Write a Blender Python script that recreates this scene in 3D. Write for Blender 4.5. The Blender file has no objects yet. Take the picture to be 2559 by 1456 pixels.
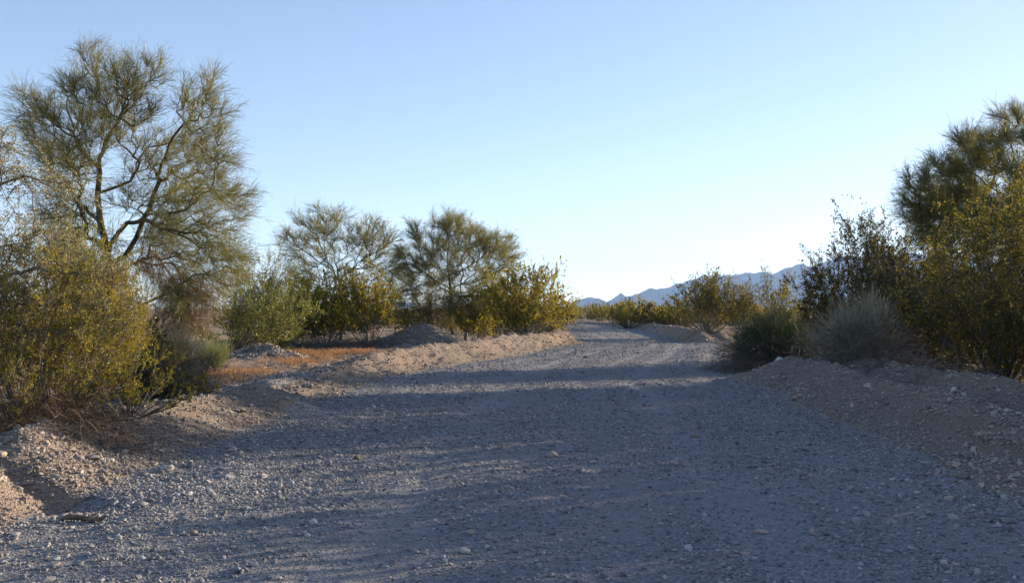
import bpy, math
import numpy as np
from mathutils import Vector

# ------------------------------------------------------------------ camera, sky, sun, exposure
scene = bpy.context.scene
COL = scene.collection
F, CX, CY, HZ, EYE = 2600.0, 1279.0, 728.0, 770.0, 1.6     # photograph measured at 2558 px width
cam_d = bpy.data.cameras.new('camera')
cam_d.sensor_width = 36.0
cam_d.lens = 36.0 * F / 2558.0
cam_d.clip_start = 0.1
cam_d.clip_end = 60000
cam = bpy.data.objects.new('camera', cam_d)
COL.objects.link(cam)
cam.location = (0, 0, EYE)
cam.rotation_euler = (math.pi / 2 + math.atan((HZ - CY) / F), 0, 0)
scene.camera = cam

SUN_AZ, SUN_EL = math.radians(59), math.radians(11)
w = bpy.data.worlds.new('World')
scene.world = w
w.use_nodes = True
nt = w.node_tree
nt.nodes.clear()
sky = nt.nodes.new('ShaderNodeTexSky')
sky.sky_type = 'NISHITA'
sky.sun_disc = False
sky.sun_elevation = SUN_EL
sky.sun_rotation = SUN_AZ
sky.altitude = 1200
sky.air_density = 0.7
sky.dust_density = 0.5
sky.ozone_density = 0.8
bg = nt.nodes.new('ShaderNodeBackground')
bg.inputs['Strength'].default_value = 0.14
out = nt.nodes.new('ShaderNodeOutputWorld')
gm = nt.nodes.new('ShaderNodeGamma')                 # film-like compression of the sky's brightness range
gm.inputs['Gamma'].default_value = 0.7
hs = nt.nodes.new('ShaderNodeHueSaturation')
hs.inputs['Hue'].default_value = 0.508
hs.inputs['Saturation'].default_value = 1.14
nt.links.new(sky.outputs[0], gm.inputs['Color'])
nt.links.new(gm.outputs[0], hs.inputs['Color'])
nt.links.new(hs.outputs[0], bg.inputs['Color'])
nt.links.new(bg.outputs[0], out.inputs['Surface'])

sl = bpy.data.lights.new('sun', 'SUN')
sl.energy = 5.0
sl.angle = math.radians(0.5)
sl.color = (1.0, 0.81, 0.58)
so = bpy.data.objects.new('sun', sl)
COL.objects.link(so)
sdir = Vector((math.sin(SUN_AZ) * math.cos(SUN_EL), math.cos(SUN_AZ) * math.cos(SUN_EL), math.sin(SUN_EL)))
so.rotation_euler = (-sdir).to_track_quat('-Z', 'Y').to_euler()
so.location = (40, 30, 30)

vs = scene.view_settings
vs.view_transform = 'Standard'
vs.look = 'None'
vs.exposure = 1.5
vs.gamma = 1.0
scene.cycles.max_bounces = 6
scene.cycles.diffuse_bounces = 3
scene.cycles.transmission_bounces = 3
scene.cycles.volume_bounces = 1
scene.cycles.use_denoising = True

# ------------------------------------------------------------------ helpers
RNG = np.random.default_rng(7)

def at(px, py, d):
    """World point seen at photo pixel (px, py) at distance d along y."""
    return np.array([(px - CX) / F * d, d, EYE - (py - HZ) / F * d])

def px_x(px, d):
    return (px - CX) / F * d

def hash2(ix, iy, s):
    n = (ix.astype(np.int64) * 374761393 + iy.astype(np.int64) * 668265263 + s * 974711) & 0x7fffffff
    n = ((n ^ (n >> 13)) * 1274126177) & 0x7fffffff
    n = n ^ (n >> 16)
    return (n & 0xffff) / 65535.0

def vnoise(x, y, s=0):
    ix, iy = np.floor(x), np.floor(y)
    fx, fy = x - ix, y - iy
    fx = fx * fx * (3 - 2 * fx); fy = fy * fy * (3 - 2 * fy)
    a = hash2(ix, iy, s); b = hash2(ix + 1, iy, s); c = hash2(ix, iy + 1, s); d = hash2(ix + 1, iy + 1, s)
    return (a + (b - a) * fx) * (1 - fy) + (c + (d - c) * fx) * fy - 0.5

def fbm(x, y, o=4, s=0):
    r = 0; a = 1.0
    for k in range(o):
        r = r + a * vnoise(x * 2 ** k + 17.3 * k, y * 2 ** k - 9.1 * k, s + k)
        a *= 0.5
    return r

def nrm(v):
    return v / np.maximum(np.linalg.norm(v, axis=-1, keepdims=True), 1e-9)

class MB:
    """Collects vertex / face arrays and links them as one mesh object."""
    def __init__(s):
        s.v = []; s.f = []; s.n = 0
    def add(s, V, *Fs):
        V = np.asarray(V, dtype=np.float64).reshape(-1, 3)
        for f in Fs:
            s.f.append(np.asarray(f, dtype=np.int64) + s.n)
        s.v.append(V); s.n += len(V)
        return s
    def mesh(s, name, mat, smooth=False):
        me = bpy.data.meshes.new(name)
        V = np.concatenate(s.v)
        fl = [f for f in s.f if len(f)]
        loops = np.concatenate([f.ravel() for f in fl])
        tot = np.concatenate([np.full(len(f), f.shape[1]) for f in fl])
        start = np.concatenate([[0], np.cumsum(tot)[:-1]])
        me.vertices.add(len(V)); me.loops.add(len(loops)); me.polygons.add(len(tot))
        me.vertices.foreach_set('co', V.astype(np.float32).ravel())
        me.loops.foreach_set('vertex_index', loops.astype(np.int32))
        me.polygons.foreach_set('loop_start', start.astype(np.int32))
        me.polygons.foreach_set('use_smooth', np.full(len(tot), bool(smooth)))
        me.update(calc_edges=True)
        me.materials.append(mat)
        return me
    def obj(s, name, mat, parent=None, smooth=False):
        o = bpy.data.objects.new(name, s.mesh(name, mat, smooth))
        COL.objects.link(o)
        if parent is not None:
            o.parent = parent
        return o

def tag(o, label=None, cat=None, group=None, kind=None):
    if label: o['label'] = label
    if cat: o['category'] = cat
    if group: o['group'] = group
    if kind: o['kind'] = kind
    return o

def thing(name, label, cat, loc, group=None):
    o = bpy.data.objects.new(name, None)
    o.empty_display_size = 0.3
    COL.objects.link(o)
    o.location = [float(c) for c in loc]
    return tag(o, label, cat, group)

def tubes(mb, P, R, sides=5):
    """P (n,k,3) polylines, R (n,k) radii."""
    n, k, _ = P.shape
    if n == 0: return
    T = np.gradient(P, axis=1)
    T = nrm(T)
    ref = nrm(np.random.default_rng(n).normal(size=(n, 1, 3)))
    A = nrm(np.cross(T, np.repeat(ref, k, 1))); B = np.cross(T, A)
    ang = np.arange(sides) / sides * 2 * math.pi
    V = (P[:, :, None] + R[:, :, None, None] * (A[:, :, None] * np.cos(ang)[None, None, :, None]
         + B[:, :, None] * np.sin(ang)[None, None, :, None]))
    idx = np.arange(n * k * sides).reshape(n, k, sides)
    a = idx[:, :-1]; b = idx[:, 1:]
    q = np.stack([a, np.roll(a, -1, 2), np.roll(b, -1, 2), b], -1).reshape(-1, 4)
    mb.add(V.reshape(-1, 3), q)

def ribbons(mb, P, W, rng):
    """thin blades along polylines P (n,k,3), half widths W (n,k)."""
    n, k, _ = P.shape
    if n == 0: return
    T = nrm(P[:, -1] - P[:, 0])
    S = nrm(np.cross(T, rng.normal(size=(n, 3))))
    V = np.stack([P - S[:, None] * W[:, :, None], P + S[:, None] * W[:, :, None]], 2)
    idx = np.arange(n * k * 2).reshape(n, k, 2)
    q = np.stack([idx[:, :-1, 0], idx[:, :-1, 1], idx[:, 1:, 1], idx[:, 1:, 0]], -1).reshape(-1, 4)
    mb.add(V.reshape(-1, 3), q)

def leaves(mb, C, size, rng, aspect=0.55, axis=None):
    """small diamond leaves centred at C."""
    n = len(C)
    if n == 0: return
    a = nrm(rng.normal(size=(n, 3)) + (0 if axis is None else axis * 1.2))
    b = nrm(np.cross(a, rng.normal(size=(n, 3))))
    s = (size * rng.uniform(0.6, 1.3, n))[:, None]
    V = np.stack([C - a * s, C + b * s * aspect, C + a * s, C - b * s * aspect], 1)
    mb.add(V.reshape(-1, 3), np.arange(4 * n).reshape(n, 4))

def runit(rng, n):
    return nrm(rng.normal(size=(n, 3)))

def strand_paths(o, d, L, k, rng, grav=0.0, wob=0.06):
    t = np.linspace(0, 1, k)[None, :, None]
    L = L[:, None, None]
    up = np.array([0, 0, 1.0])
    P = o[:, None] + d[:, None] * L * t + up * grav * L * t ** 2
    return P + np.cumsum(rng.normal(size=P.shape) * (wob / k), 1) * L * (t > 0)

def along(P, t):
    """point and tangent on polylines P (n,k,3) at t (n,m) -> (n,m,3)"""
    n, k, _ = P.shape
    u = np.clip(t * (k - 1), 0, k - 1.0001)
    i = u.astype(int); f = (u - i)[..., None]
    r = np.arange(n)[:, None]
    a, b = P[r, i], P[r, i + 1]
    return a + (b - a) * f, nrm(b - a)

# ------------------------------------------------------------------ materials
def new_mat(name):
    m = bpy.data.materials.new(name)
    m.use_nodes = True
    m.node_tree.nodes.clear()
    return m, m.node_tree.nodes, m.node_tree.links

def ramp(N, stops):
    r = N.new('ShaderNodeValToRGB')
    e = r.color_ramp.elements
    while len(e) < len(stops): e.new(0.5)
    for i, (p, c) in enumerate(stops):
        e[i].position = p; e[i].color = (*c, 1)
    return r

def leaf_mat(name, stops, transl=0.4, gloss=0.04, rough=0.45):
    m, N, L = new_mat(name)
    g = N.new('ShaderNodeNewGeometry')
    r = ramp(N, stops)
    L.new(g.outputs['Random Per Island'], r.inputs[0])
    d = N.new('ShaderNodeBsdfDiffuse'); t = N.new('ShaderNodeBsdfTranslucent'); gl = N.new('ShaderNodeBsdfGlossy')
    gl.inputs['Roughness'].default_value = rough
    gl.inputs['Color'].default_value = (0.9, 0.9, 0.9, 1)
    L.new(r.outputs[0], d.inputs['Color']); L.new(r.outputs[0], t.inputs['Color'])
    m1 = N.new('ShaderNodeMixShader'); m1.inputs[0].default_value = transl
    L.new(d.outputs[0], m1.inputs[1]); L.new(t.outputs[0], m1.inputs[2])
    m2 = N.new('ShaderNodeMixShader'); m2.inputs[0].default_value = gloss
    L.new(m1.outputs[0], m2.inputs[1]); L.new(gl.outputs[0], m2.inputs[2])
    o = N.new('ShaderNodeOutputMaterial'); L.new(m2.outputs[0], o.inputs['Surface'])
    return m

def bark_mat(name, c1, c2, scale=9):
    m, N, L = new_mat(name)
    tc = N.new('ShaderNodeTexCoord'); no = N.new('ShaderNodeTexNoise')
    no.inputs['Scale'].default_value = scale; no.inputs['Detail'].default_value = 5
    mp = N.new('ShaderNodeMapping'); mp.inputs['Scale'].default_value = (1, 1, 0.25)
    L.new(tc.outputs['Object'], mp.inputs[0]); L.new(mp.outputs[0], no.inputs['Vector'])
    r = ramp(N, [(0.35, c1), (0.65, c2)]); L.new(no.outputs['Fac'], r.inputs[0])
    b = N.new('ShaderNodeBsdfPrincipled'); b.inputs['Roughness'].default_value = 0.9
    L.new(r.outputs[0], b.inputs['Base Color'])
    bp = N.new('ShaderNodeBump'); bp.inputs['Strength'].default_value = 0.6; bp.inputs['Distance'].default_value = 0.02
    L.new(no.outputs['Fac'], bp.inputs['Height']); L.new(bp.outputs[0], b.inputs['Normal'])
    o = N.new('ShaderNodeOutputMaterial'); L.new(b.outputs[0], o.inputs['Surface'])
    return m

def soil_mat(name, fine, coarse, patch, bump=0.03, patch_scale=0.35, pebble=(45, 110)):
    """ground: pebble cells of varied colour over soil, with broad stains."""
    m, N, L = new_mat(name)
    tc = N.new('ShaderNodeTexCoord')
    v1 = N.new('ShaderNodeTexVoronoi'); v1.inputs['Scale'].default_value = pebble[0]
    v2 = N.new('ShaderNodeTexVoronoi'); v2.inputs['Scale'].default_value = pebble[1]
    n1 = N.new('ShaderNodeTexNoise'); n1.inputs['Scale'].default_value = patch_scale; n1.inputs['Detail'].default_value = 6
    n2 = N.new('ShaderNodeTexNoise'); n2.inputs['Scale'].default_value = 6; n2.inputs['Detail'].default_value = 8; n2.inputs['Roughness'].default_value = 0.7
    for n in (v1, v2, n1, n2): L.new(tc.outputs['Object'], n.inputs['Vector'])
    sx = N.new('ShaderNodeSeparateColor'); L.new(v1.outputs['Color'], sx.inputs[0])
    r1 = ramp(N, fine); L.new(sx.outputs[0], r1.inputs[0])
    r2 = ramp(N, coarse); L.new(n2.outputs['Fac'], r2.inputs[0])
    mx = N.new('ShaderNodeMix'); mx.data_type = 'RGBA'; mx.inputs[0].default_value = 0.5
    L.new(r1.outputs[0], mx.inputs[6]); L.new(r2.outputs[0], mx.inputs[7])
    r3 = ramp(N, [(0.42, (0, 0, 0)), (0.62, (1, 1, 1))]); L.new(n1.outputs['Fac'], r3.inputs[0])
    mm = N.new('ShaderNodeMath'); mm.operation = 'MULTIPLY'; mm.inputs[1].default_value = 0.6
    L.new(r3.outputs[0], mm.inputs[0])
    m3 = N.new('ShaderNodeMix'); m3.data_type = 'RGBA'; L.new(mm.outputs[0], m3.inputs[0])
    L.new(mx.outputs[2], m3.inputs[6]); m3.inputs[7].default_value = (*patch, 1)
    b = N.new('ShaderNodeBsdfPrincipled'); b.inputs['Roughness'].default_value = 0.95
    b.inputs['Specular IOR Level'].default_value = 0.0
    L.new(m3.outputs[2], b.inputs['Base Color'])
    a1 = N.new('ShaderNodeMath'); a1.operation = 'MULTIPLY_ADD'; a1.inputs[1].default_value = -1.0
    L.new(v1.outputs['Distance'], a1.inputs[0]); L.new(n2.outputs['Fac'], a1.inputs[2])
    a2 = N.new('ShaderNodeMath'); a2.operation = 'MULTIPLY_ADD'; a2.inputs[1].default_value = -0.5
    L.new(v2.outputs['Distance'], a2.inputs[0]); L.new(a1.outputs[0], a2.inputs[2])
    bp = N.new('ShaderNodeBump'); bp.inputs['Strength'].default_value = 0.9; bp.inputs['Distance'].default_value = bump
    L.new(a2.outputs[0], bp.inputs['Height']); L.new(bp.outputs[0], b.inputs['Normal'])
    o = N.new('ShaderNodeOutputMaterial'); L.new(b.outputs[0], o.inputs['Surface'])
    return m

def stone_mat(name, stops, scale=30):
    m, N, L = new_mat(name)
    g = N.new('ShaderNodeNewGeometry'); tc = N.new('ShaderNodeTexCoord')
    r = ramp(N, stops); L.new(g.outputs['Random Per Island'], r.inputs[0])
    no = N.new('ShaderNodeTexNoise'); no.inputs['Scale'].default_value = scale; no.inputs['Detail'].default_value = 4
    L.new(tc.outputs['Object'], no.inputs['Vector'])
    hv = N.new('ShaderNodeHueSaturation')
    mr = N.new('ShaderNodeMapRange'); mr.inputs[3].default_value = 0.7; mr.inputs[4].default_value = 1.3
    L.new(no.outputs['Fac'], mr.inputs[0]); L.new(mr.outputs[0], hv.inputs['Value']); L.new(r.outputs[0], hv.inputs['Color'])
    b = N.new('ShaderNodeBsdfPrincipled'); b.inputs['Roughness'].default_value = 0.9; b.inputs['Specular IOR Level'].default_value = 0.1
    L.new(hv.outputs[0], b.inputs['Base Color'])
    o = N.new('ShaderNodeOutputMaterial'); L.new(b.outputs[0], o.inputs['Surface'])
    return m

M = {}
M['road'] = soil_mat('road_gravel', [(0, (.145, .148, .158)), (.5, (.225, .227, .236)), (1, (.36, .355, .36))],
                     [(.3, (.18, .18, .19)), (.7, (.265, .264, .27))], (.27, .26, .255), 0.016)
M['packed'] = soil_mat('packed_road_dust', [(0, (.155, .158, .168)), (.5, (.235, .237, .245)), (1, (.35, .345, .35))],
                       [(.3, (.19, .19, .20)), (.7, (.275, .273, .275))], (.275, .267, .262), 0.012)
M['berm'] = soil_mat('berm_soil', [(0, (.17, .14, .12)), (.5, (.28, .23, .195)), (1, (.42, .36, .31))],
                     [(.3, (.20, .165, .14)), (.7, (.34, .275, .22))], (.33, .26, .205), 0.03)
M['berm_right'] = soil_mat('brown_bank_soil', [(0, (.15, .125, .11)), (.5, (.26, .215, .185)), (1, (.42, .36, .32))],
                           [(.3, (.19, .155, .135)), (.7, (.32, .26, .215))], (.31, .24, .195), 0.03)
M['ground'] = soil_mat('desert_soil', [(0, (.18, .14, .11)), (.5, (.28, .22, .175)), (1, (.40, .34, .28))],
                       [(.3, (.21, .165, .13)), (.7, (.34, .27, .21))], (.36, .27, .20), 0.02)
M['mound'] = soil_mat('mound_gravel', [(0, (.10, .10, .10)), (.5, (.19, .18, .175)), (1, (.40, .38, .36))],
                      [(.3, (.13, .125, .12)), (.7, (.24, .23, .21))], (.22, .19, .17), 0.05, pebble=(16, 45))
M['stone'] = stone_mat('gravel_stone', [(0, (.12, .122, .132)), (.3, (.20, .202, .212)), (.6, (.26, .26, .268)), (.85, (.31, .29, .28)), (1, (.40, .395, .39))])
M['stone_tan'] = stone_mat('tan_stone', [(0, (.17, .15, .135)), (.5, (.28, .24, .21)), (.8, (.36, .295, .24)), (1, (.45, .41, .37))])
M['palo'] = leaf_mat('green_twig', [(0, (.08, .082, .02)), (.5, (.165, .165, .038)), (.85, (.25, .22, .05)), (1, (.30, .20, .06))], 0.45, 0.05)
M['palo_bark'] = bark_mat('green_bark', (.035, .032, .018), (.09, .085, .04))
M['dead_hang'] = leaf_mat('brown_dead_twig', [(0, (.09, .058, .032)), (.6, (.18, .115, .06)), (1, (.27, .19, .09))], 0.2, 0.02)
M['creo'] = leaf_mat('creosote_leaf', [(0, (.10, .10, .014)), (.5, (.26, .23, .026)), (.85, (.42, .33, .04)), (1, (.52, .31, .05))], 0.5, 0.02)
M['creo_shaded'] = leaf_mat('shaded_creosote_leaf', [(0, (.018, .022, .007)), (.55, (.04, .043, .010)), (.82, (.10, .09, .015)), (1, (.36, .24, .035))], 0.42, 0.03)  # creosote leaf darkened for backlit shade; gold end paints sunlit tips
M['creo_half_shaded'] = leaf_mat('half_shaded_creosote_leaf', [(0, (.04, .045, .010)), (.5, (.10, .098, .016)), (.8, (.25, .20, .028)), (1, (.46, .31, .045))], 0.5, 0.02)  # partly darkened leaf: backlit shade and sun-gold tips put into the colour
M['olive'] = leaf_mat('olive_leaf', [(0, (.14, .13, .055)), (.5, (.26, .24, .10)), (.85, (.37, .32, .14)), (1, (.42, .29, .14))], 0.45, 0.04)
M['mesq'] = leaf_mat('feathery_leaf', [(0, (.10, .125, .02)), (.5, (.20, .215, .034)), (1, (.32, .29, .05))], 0.4, 0.04)
M['stem'] = bark_mat('grey_stem', (.06, .05, .042), (.17, .145, .12), 20)
M['stem_dark'] = bark_mat('brown_stem', (.035, .026, .02), (.09, .068, .05), 20)
M['straw'] = leaf_mat('straw_twig', [(0, (.18, .15, .07)), (.5, (.33, .27, .12)), (.9, (.44, .35, .17)), (1, (.34, .22, .12))], 0.3, 0.03)
M['greytwig'] = leaf_mat('grey_twig', [(0, (.17, .175, .12)), (.5, (.30, .29, .205)), (1, (.45, .42, .32))], 0.25, 0.03)
M['dead'] = leaf_mat('dead_grey_twig', [(0, (.06, .05, .045)), (.6, (.12, .10, .085)), (1, (.24, .21, .18))], 0.1, 0.02)
M['brush'] = leaf_mat('brown_brush', [(0, (.06, .042, .028)), (.6, (.13, .088, .055)), (1, (.23, .16, .10))], 0.2, 0.02)
M['broom'] = leaf_mat('broom_green', [(0, (.035, .055, .022)), (.6, (.06, .085, .03)), (1, (.11, .12, .045))], 0.3, 0.03)
M['grassy'] = leaf_mat('green_straw', [(0, (.09, .13, .035)), (.6, (.18, .20, .06)), (1, (.27, .24, .10))], 0.4, 0.03)
M['orange'] = leaf_mat('orange_dry_stalk', [(0, (.24, .12, .055)), (.6, (.37, .19, .085)), (1, (.50, .34, .19))], 0.3, 0.02)
M['wood'] = bark_mat('weathered_wood', (.08, .055, .04), (.2, .145, .1), 30)

# ------------------------------------------------------------------ terrain
_yl = [-40, 0, 8, 10.4, 15.4, 17.3, 21.9, 27.7, 34.7, 48.9, 64, 80, 105, 140, 250, 600]
_xl = [-3.4, -3.5, -3.65, -3.75, -3.4, -3.2, -3.1, -2.1, .28, 3.6, 3.9, 4.2, 2.8, -2.5, -26, -110]
_yr = [-40, 0, 9, 12, 17, 24, 33, 46, 52, 64, 80, 105, 140, 250, 600]
_xr = [4.0, 4.1, 4.2, 4.3, 4.7, 5.2, 6.8, 9.0, 8.9, 9.8, 9.6, 7.8, 3.0, -20, -102]
def edge_l(y): return np.interp(y, _yl, _xl) + 0.25 * fbm(y * 0.35, y * 0 + 3.3, 3, 5)
def edge_r(y): return np.interp(y, _yr, _xr) + 0.25 * fbm(y * 0.35, y * 0 + 8.3, 3, 9)
def sstep(a, b, x):
    t = np.clip((x - a) / (b - a), 0, 1); return t * t * (3 - 2 * t)
def bumpf(x, y, cx, cy, rx, ry, h, rot=0.0):
    c, s = math.cos(rot), math.sin(rot)
    u = ((x - cx) * c + (y - cy) * s) / rx; v = (-(x - cx) * s + (y - cy) * c) / ry
    q = np.clip(1 - np.sqrt(u * u + v * v), 0, 1)
    return h * q ** 1.2 * (1.15 - 0.15 * q)

MOUNDS = [(px_x(655, 33), 33.0, 1.5, 1.5, 0.50), (px_x(1050, 44), 44.0, 2.3, 2.4, 0.95)]
def mound_mask(x, y, k):
    cx, cy, rx, ry, h = MOUNDS[k]
    return (((x - cx) / rx) ** 2 + ((y - cy) / ry) ** 2) < 0.92

def height(x, y):
    x = np.asarray(x, float); y = np.asarray(y, float)
    el, er = edge_l(y), edge_r(y)
    sl_, sr_ = el - x, x - er
    ter_l = np.interp(y, [0, 12, 16, 20, 30, 60, 200], [.22, .22, .17, .06, .04, .05, 0])
    ter_r = np.interp(y, [0, 12, 25, 60, 200], [.18, .18, .1, .05, 0])
    # left berms: the near one, then a gap, then the long far one
    hl = np.interp(y, [0, 7, 9, 12, 14.5, 16.3, 17.3, 19, 23.5, 26.5, 30, 38, 45, 48, 50, 60], [.4, .42, .42, .42, .38, .36, .24, .19, .19, .44, .52, .56, .52, .40, .30, .25])
    cw = np.interp(y, [0, 14, 16.5, 20, 27, 50], [1.05, .95, .75, 1.4, 1.35, 1.25])
    cwn = cw * (1 + .25 * fbm(x * .3, y * .5, 2, 44))
    prof_l = np.where(sl_ < cwn, np.clip(sl_ / cwn, 0, 1) ** 1.45 * hl, ter_l + (hl - ter_l) * np.clip(1 - (sl_ - cwn) / 1.3, 0, 1))
    # right berms: front ridge, valley, rear ridge
    hf = np.interp(y, [0, 6, 8, 10.7, 12.7, 18, 22.5, 24.2, 25.2, 49, 55, 75, 95, 120], [.2, .22, .27, .35, .50, .60, .56, .34, 0.05, 0.05, .55, .5, .3, .1])
    hr = np.interp(y, [0, 6, 12, 17, 23, 25.5, 27, 49, 55, 80, 110], [.46, .52, .64, .66, .60, .4, .1, .05, .5, .4, .05])
    hv = np.minimum(hf, hr) * np.interp(y, [0, 10, 16, 22], [.22, .26, .36, .7])
    rc = np.interp(y, [0, 12, 17, 23], [2.1, 2.05, 1.95, 2.0])
    prof_r = np.interp(np.clip(sr_, 0, None), [0, 1e9], [0, 0])
    f1 = np.clip(sr_ / .95, 0, 1) ** 1.15 * hf
    prof_r = np.where(sr_ < .95, f1, 0)
    mid = .95 + (rc - .95) * .52
    prof_r = np.where((sr_ >= .95) & (sr_ < mid), hf + (hv - hf) * np.clip((sr_ - .95) / (mid - .95), 0, 1), prof_r)
    prof_r = np.where((sr_ >= mid) & (sr_ < rc), hv + (hr - hv) * np.clip((sr_ - mid) / (rc - mid), 0, 1), prof_r)
    prof_r = np.where(sr_ >= rc, ter_r + (hr - ter_r) * np.clip(1 - (sr_ - rc) / 1.0, 0, 1), prof_r)
    z = np.where(sl_ > 0, prof_l, np.where(sr_ > 0, prof_r, 0))
    # road crest and the dip behind it
    z = z + np.interp(y, [0, 30, 44, 47.5, 52, 60, 80, 9000], [0, 0, .05, .03, -.22, -.18, 0, 0]) * (sstep(-6, -1, x) if np.ndim(x) else 1)
    inside = np.clip(np.minimum(-sl_, -sr_), None, 3)
    far = np.clip(40 / np.maximum(y, 1), .0, 1)
    off = sstep(0, .5, -inside)
    # relief
    rel = np.where(sr_ > 0, .6, np.where(y < 17, .75, 1.0))
    z = z + off * rel * (.10 * fbm(x * .9, y * .9, 3, 11) + .07 * fbm(x * 3.2, y * 3.2, 3, 21) + .035 * fbm(x * 9, y * 9, 2, 31)) * np.where(y < 70, 1, far)
    z = z + (1 - off) * (.03 * fbm(x * .7, y * .7, 2, 41) + .022 * fbm(x * 5, y * 3, 3, 51)) * np.where(y < 60, 1, far)
    # clods and slumps on the berm faces
    bm = sstep(.15, .6, sl_) * (1 - sstep(1.6, 2.4, sl_)) * (y < 50)
    z = z + bm * (.07 * np.abs(fbm(x * 2.2 - y * 1.1, y * 2.2 + x * 1.1, 3, 61)) * np.where(y > 25, 1.7, 1) - .03)
    # slumped scarp on the right bank face
    sc = (.55 + .28 * fbm(x * .0 + 3, y * 1.3, 3, 66)) * (1 + 0 * x)
    z = z + .09 * sstep(0, .06, sr_ - sc) * np.interp(y, [8.6, 10, 12.6, 14.2], [0, 1, 1, 0]) * (1 - sstep(1.3, 1.9, sr_)) * (sr_ > 0)
    # wheel ruts
    for off_x, dp in ((-1.2, .02), (.55, .02), (1.6, .03), (3.0, .02)):
        c = (el + er) / 2 + off_x
        z = z - dp * np.exp(-((x - c) / .22) ** 2) * (y < 110)
    # gravel windrows at the road edges
    z = z + .05 * np.exp(-((inside - .9) / .35) ** 2) * (.6 + fbm(x * .8, y * .5, 2, 71)) * (y < 40)
    # gully cut through the near left berm
    ax, ay, bx, by = -5.6, 10.3, -3.25, 8.15
    t = np.clip(((x - ax) * (bx - ax) + (y - ay) * (by - ay)) / ((bx - ax) ** 2 + (by - ay) ** 2), 0, 1)
    dd = np.hypot(x - (ax + t * (bx - ax)), y - (ay + t * (by - ay)))
    z = z - np.exp(-(dd / .26) ** 2) * np.interp(t, [0, .3, .8, 1], [.1, .26, .16, 0])
    # small heap at the end of the near berm
    z = z + bumpf(x, y, -3.55, 16.3, .75, .8, .22)
    for (cx, cy, rx, ry, h) in MOUNDS:
        b_ = bumpf(x, y, cx, cy, rx, ry, h)
        z = z + b_ + (b_ > 0) * .12 * fbm(x * 2.5, y * 2.5, 3, 81) * np.clip(b_ * 5, 0, 1)
    # eroded clay steps beside the dry patch
    z = z + .10 * np.round(2.5 * (vnoise(x * 1.3, y * 1.3, 91) + .5)) / 2.5 * bumpf(x, y, -6.3, 22.5, 2.0, 2.2, 1.0)
    return z

def hz(x, y): return float(height(np.array([x]), np.array([y]))[0])

def axis(segs):
    a = [segs[0][0]]
    for (s, e, st0, st1) in segs:
        p = s
        while p < e - 1e-6:
            f = (p - s) / (e - s)
            p = min(e, p + st0 * (st1 / st0) ** f)
            a.append(p)
    return np.array(a)
gy = axis([(-60, 0, 6, 1.0), (0, 5, .5, .09), (5, 14, .07, .07), (14, 30, .07, .14), (30, 60, .14, .4), (60, 200, .5, 4), (200, 9500, 8, 900)])
gx = axis([(-9000, -60, 900, 8), (-60, -12, 6, .3), (-12, -6.5, .25, .09), (-6.5, 8, .07, .07), (8, 14, .08, .3), (14, 60, .35, 6), (60, 9000, 8, 900)])
GX, GY = np.meshgrid(gx, gy)
GZ = height(GX, GY)
nx, ny = len(gx), len(gy)
VV = np.stack([GX, GY, GZ], -1).reshape(-1, 3)
ii = np.arange(nx * ny).reshape(ny, nx)
quads = np.stack([ii[:-1, :-1], ii[:-1, 1:], ii[1:, 1:], ii[1:, :-1]], -1).reshape(-1, 4)
fc = VV[quads].mean(1)
fx, fy = fc[:, 0], fc[:, 1]
s_l, s_r = edge_l(fy) - fx, fx - edge_r(fy)
is_road = (s_l < .05) & (s_r < .05)
is_m = [mound_mask(fx, fy, k) & ~is_road for k in range(2)]
is_bl = ~is_road & (s_l > 0) & (s_l < 2.3 + .5 * fbm(fx, fy, 2, 3)) & (fy < 50) & ~is_m[0] & ~is_m[1]
is_br = ~is_road & (s_r > 0) & (s_r < 2.9 + .4 * fbm(fx, fy, 2, 4)) & (fy < 26.5)
rest = ~(is_road | is_bl | is_br | is_m[0] | is_m[1])
def sub(mask, name, mat, second=None):
    q = quads[mask]
    u, inv = np.unique(q.ravel(), return_inverse=True)
    o = MB().add(VV[u], inv.reshape(-1, 4)).obj(name, mat, smooth=True)
    if second is not None:                                # second material; on bank tops grey gravel painting their sky-lit blue-grey
        o.data.materials.append(second[0])
        o.data.polygons.foreach_set('material_index', second[1][mask].astype(np.int32))
    return o
wob = .18 * fbm(fx * 2.5, fy * 2.5, 3, 151)
top_r = (s_r > 1.0 + wob) & (s_r < 1.5 + wob) & (fy < 24)  # sky-facing shelf, given the road's grey to paint its skylight tone
top_l = (s_l > 1.25 + wob) & (fy < 24)
mid_ = (edge_l(fy) + edge_r(fy)) / 2
lane_w = .30 + .22 * fbm(fx * 1.1, fy * .35, 3, 161) + .20 * fbm(fx * 7, fy * 7, 2, 171)
packed = np.zeros(len(fx), bool)
for o_ in (-1.2, 1.6):
    packed |= np.abs(fx - mid_ - o_) < lane_w
tag(sub(is_road, 'road', M['road'], (M['packed'], packed)), 'grey gravel road running ahead and bending right between the banks', None, None, 'structure')
tag(sub(is_bl, 'terrain_bank_left', M['berm'], (M['road'], top_l)), 'tan gravel bank heaped along the left edge of the road', None, None, 'structure')
tag(sub(is_br, 'terrain_bank_right', M['berm_right'], (M['road'], top_r)), 'double ridge of gravel heaped along the right edge of the road', None, None, 'structure')
tag(sub(rest, 'ground', M['ground']), 'pale sandy desert ground on both sides of the road', None, None, 'structure')
tag(sub(is_m[0], 'gravel_mound', M['mound']), 'low dark gravel heap beside the orange dry ground cover', 'gravel mound')
tag(sub(is_m[1], 'gravel_mound', M['mound']), 'larger pale gravel heap under the two middle palo verde trees', 'gravel mound')

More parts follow.
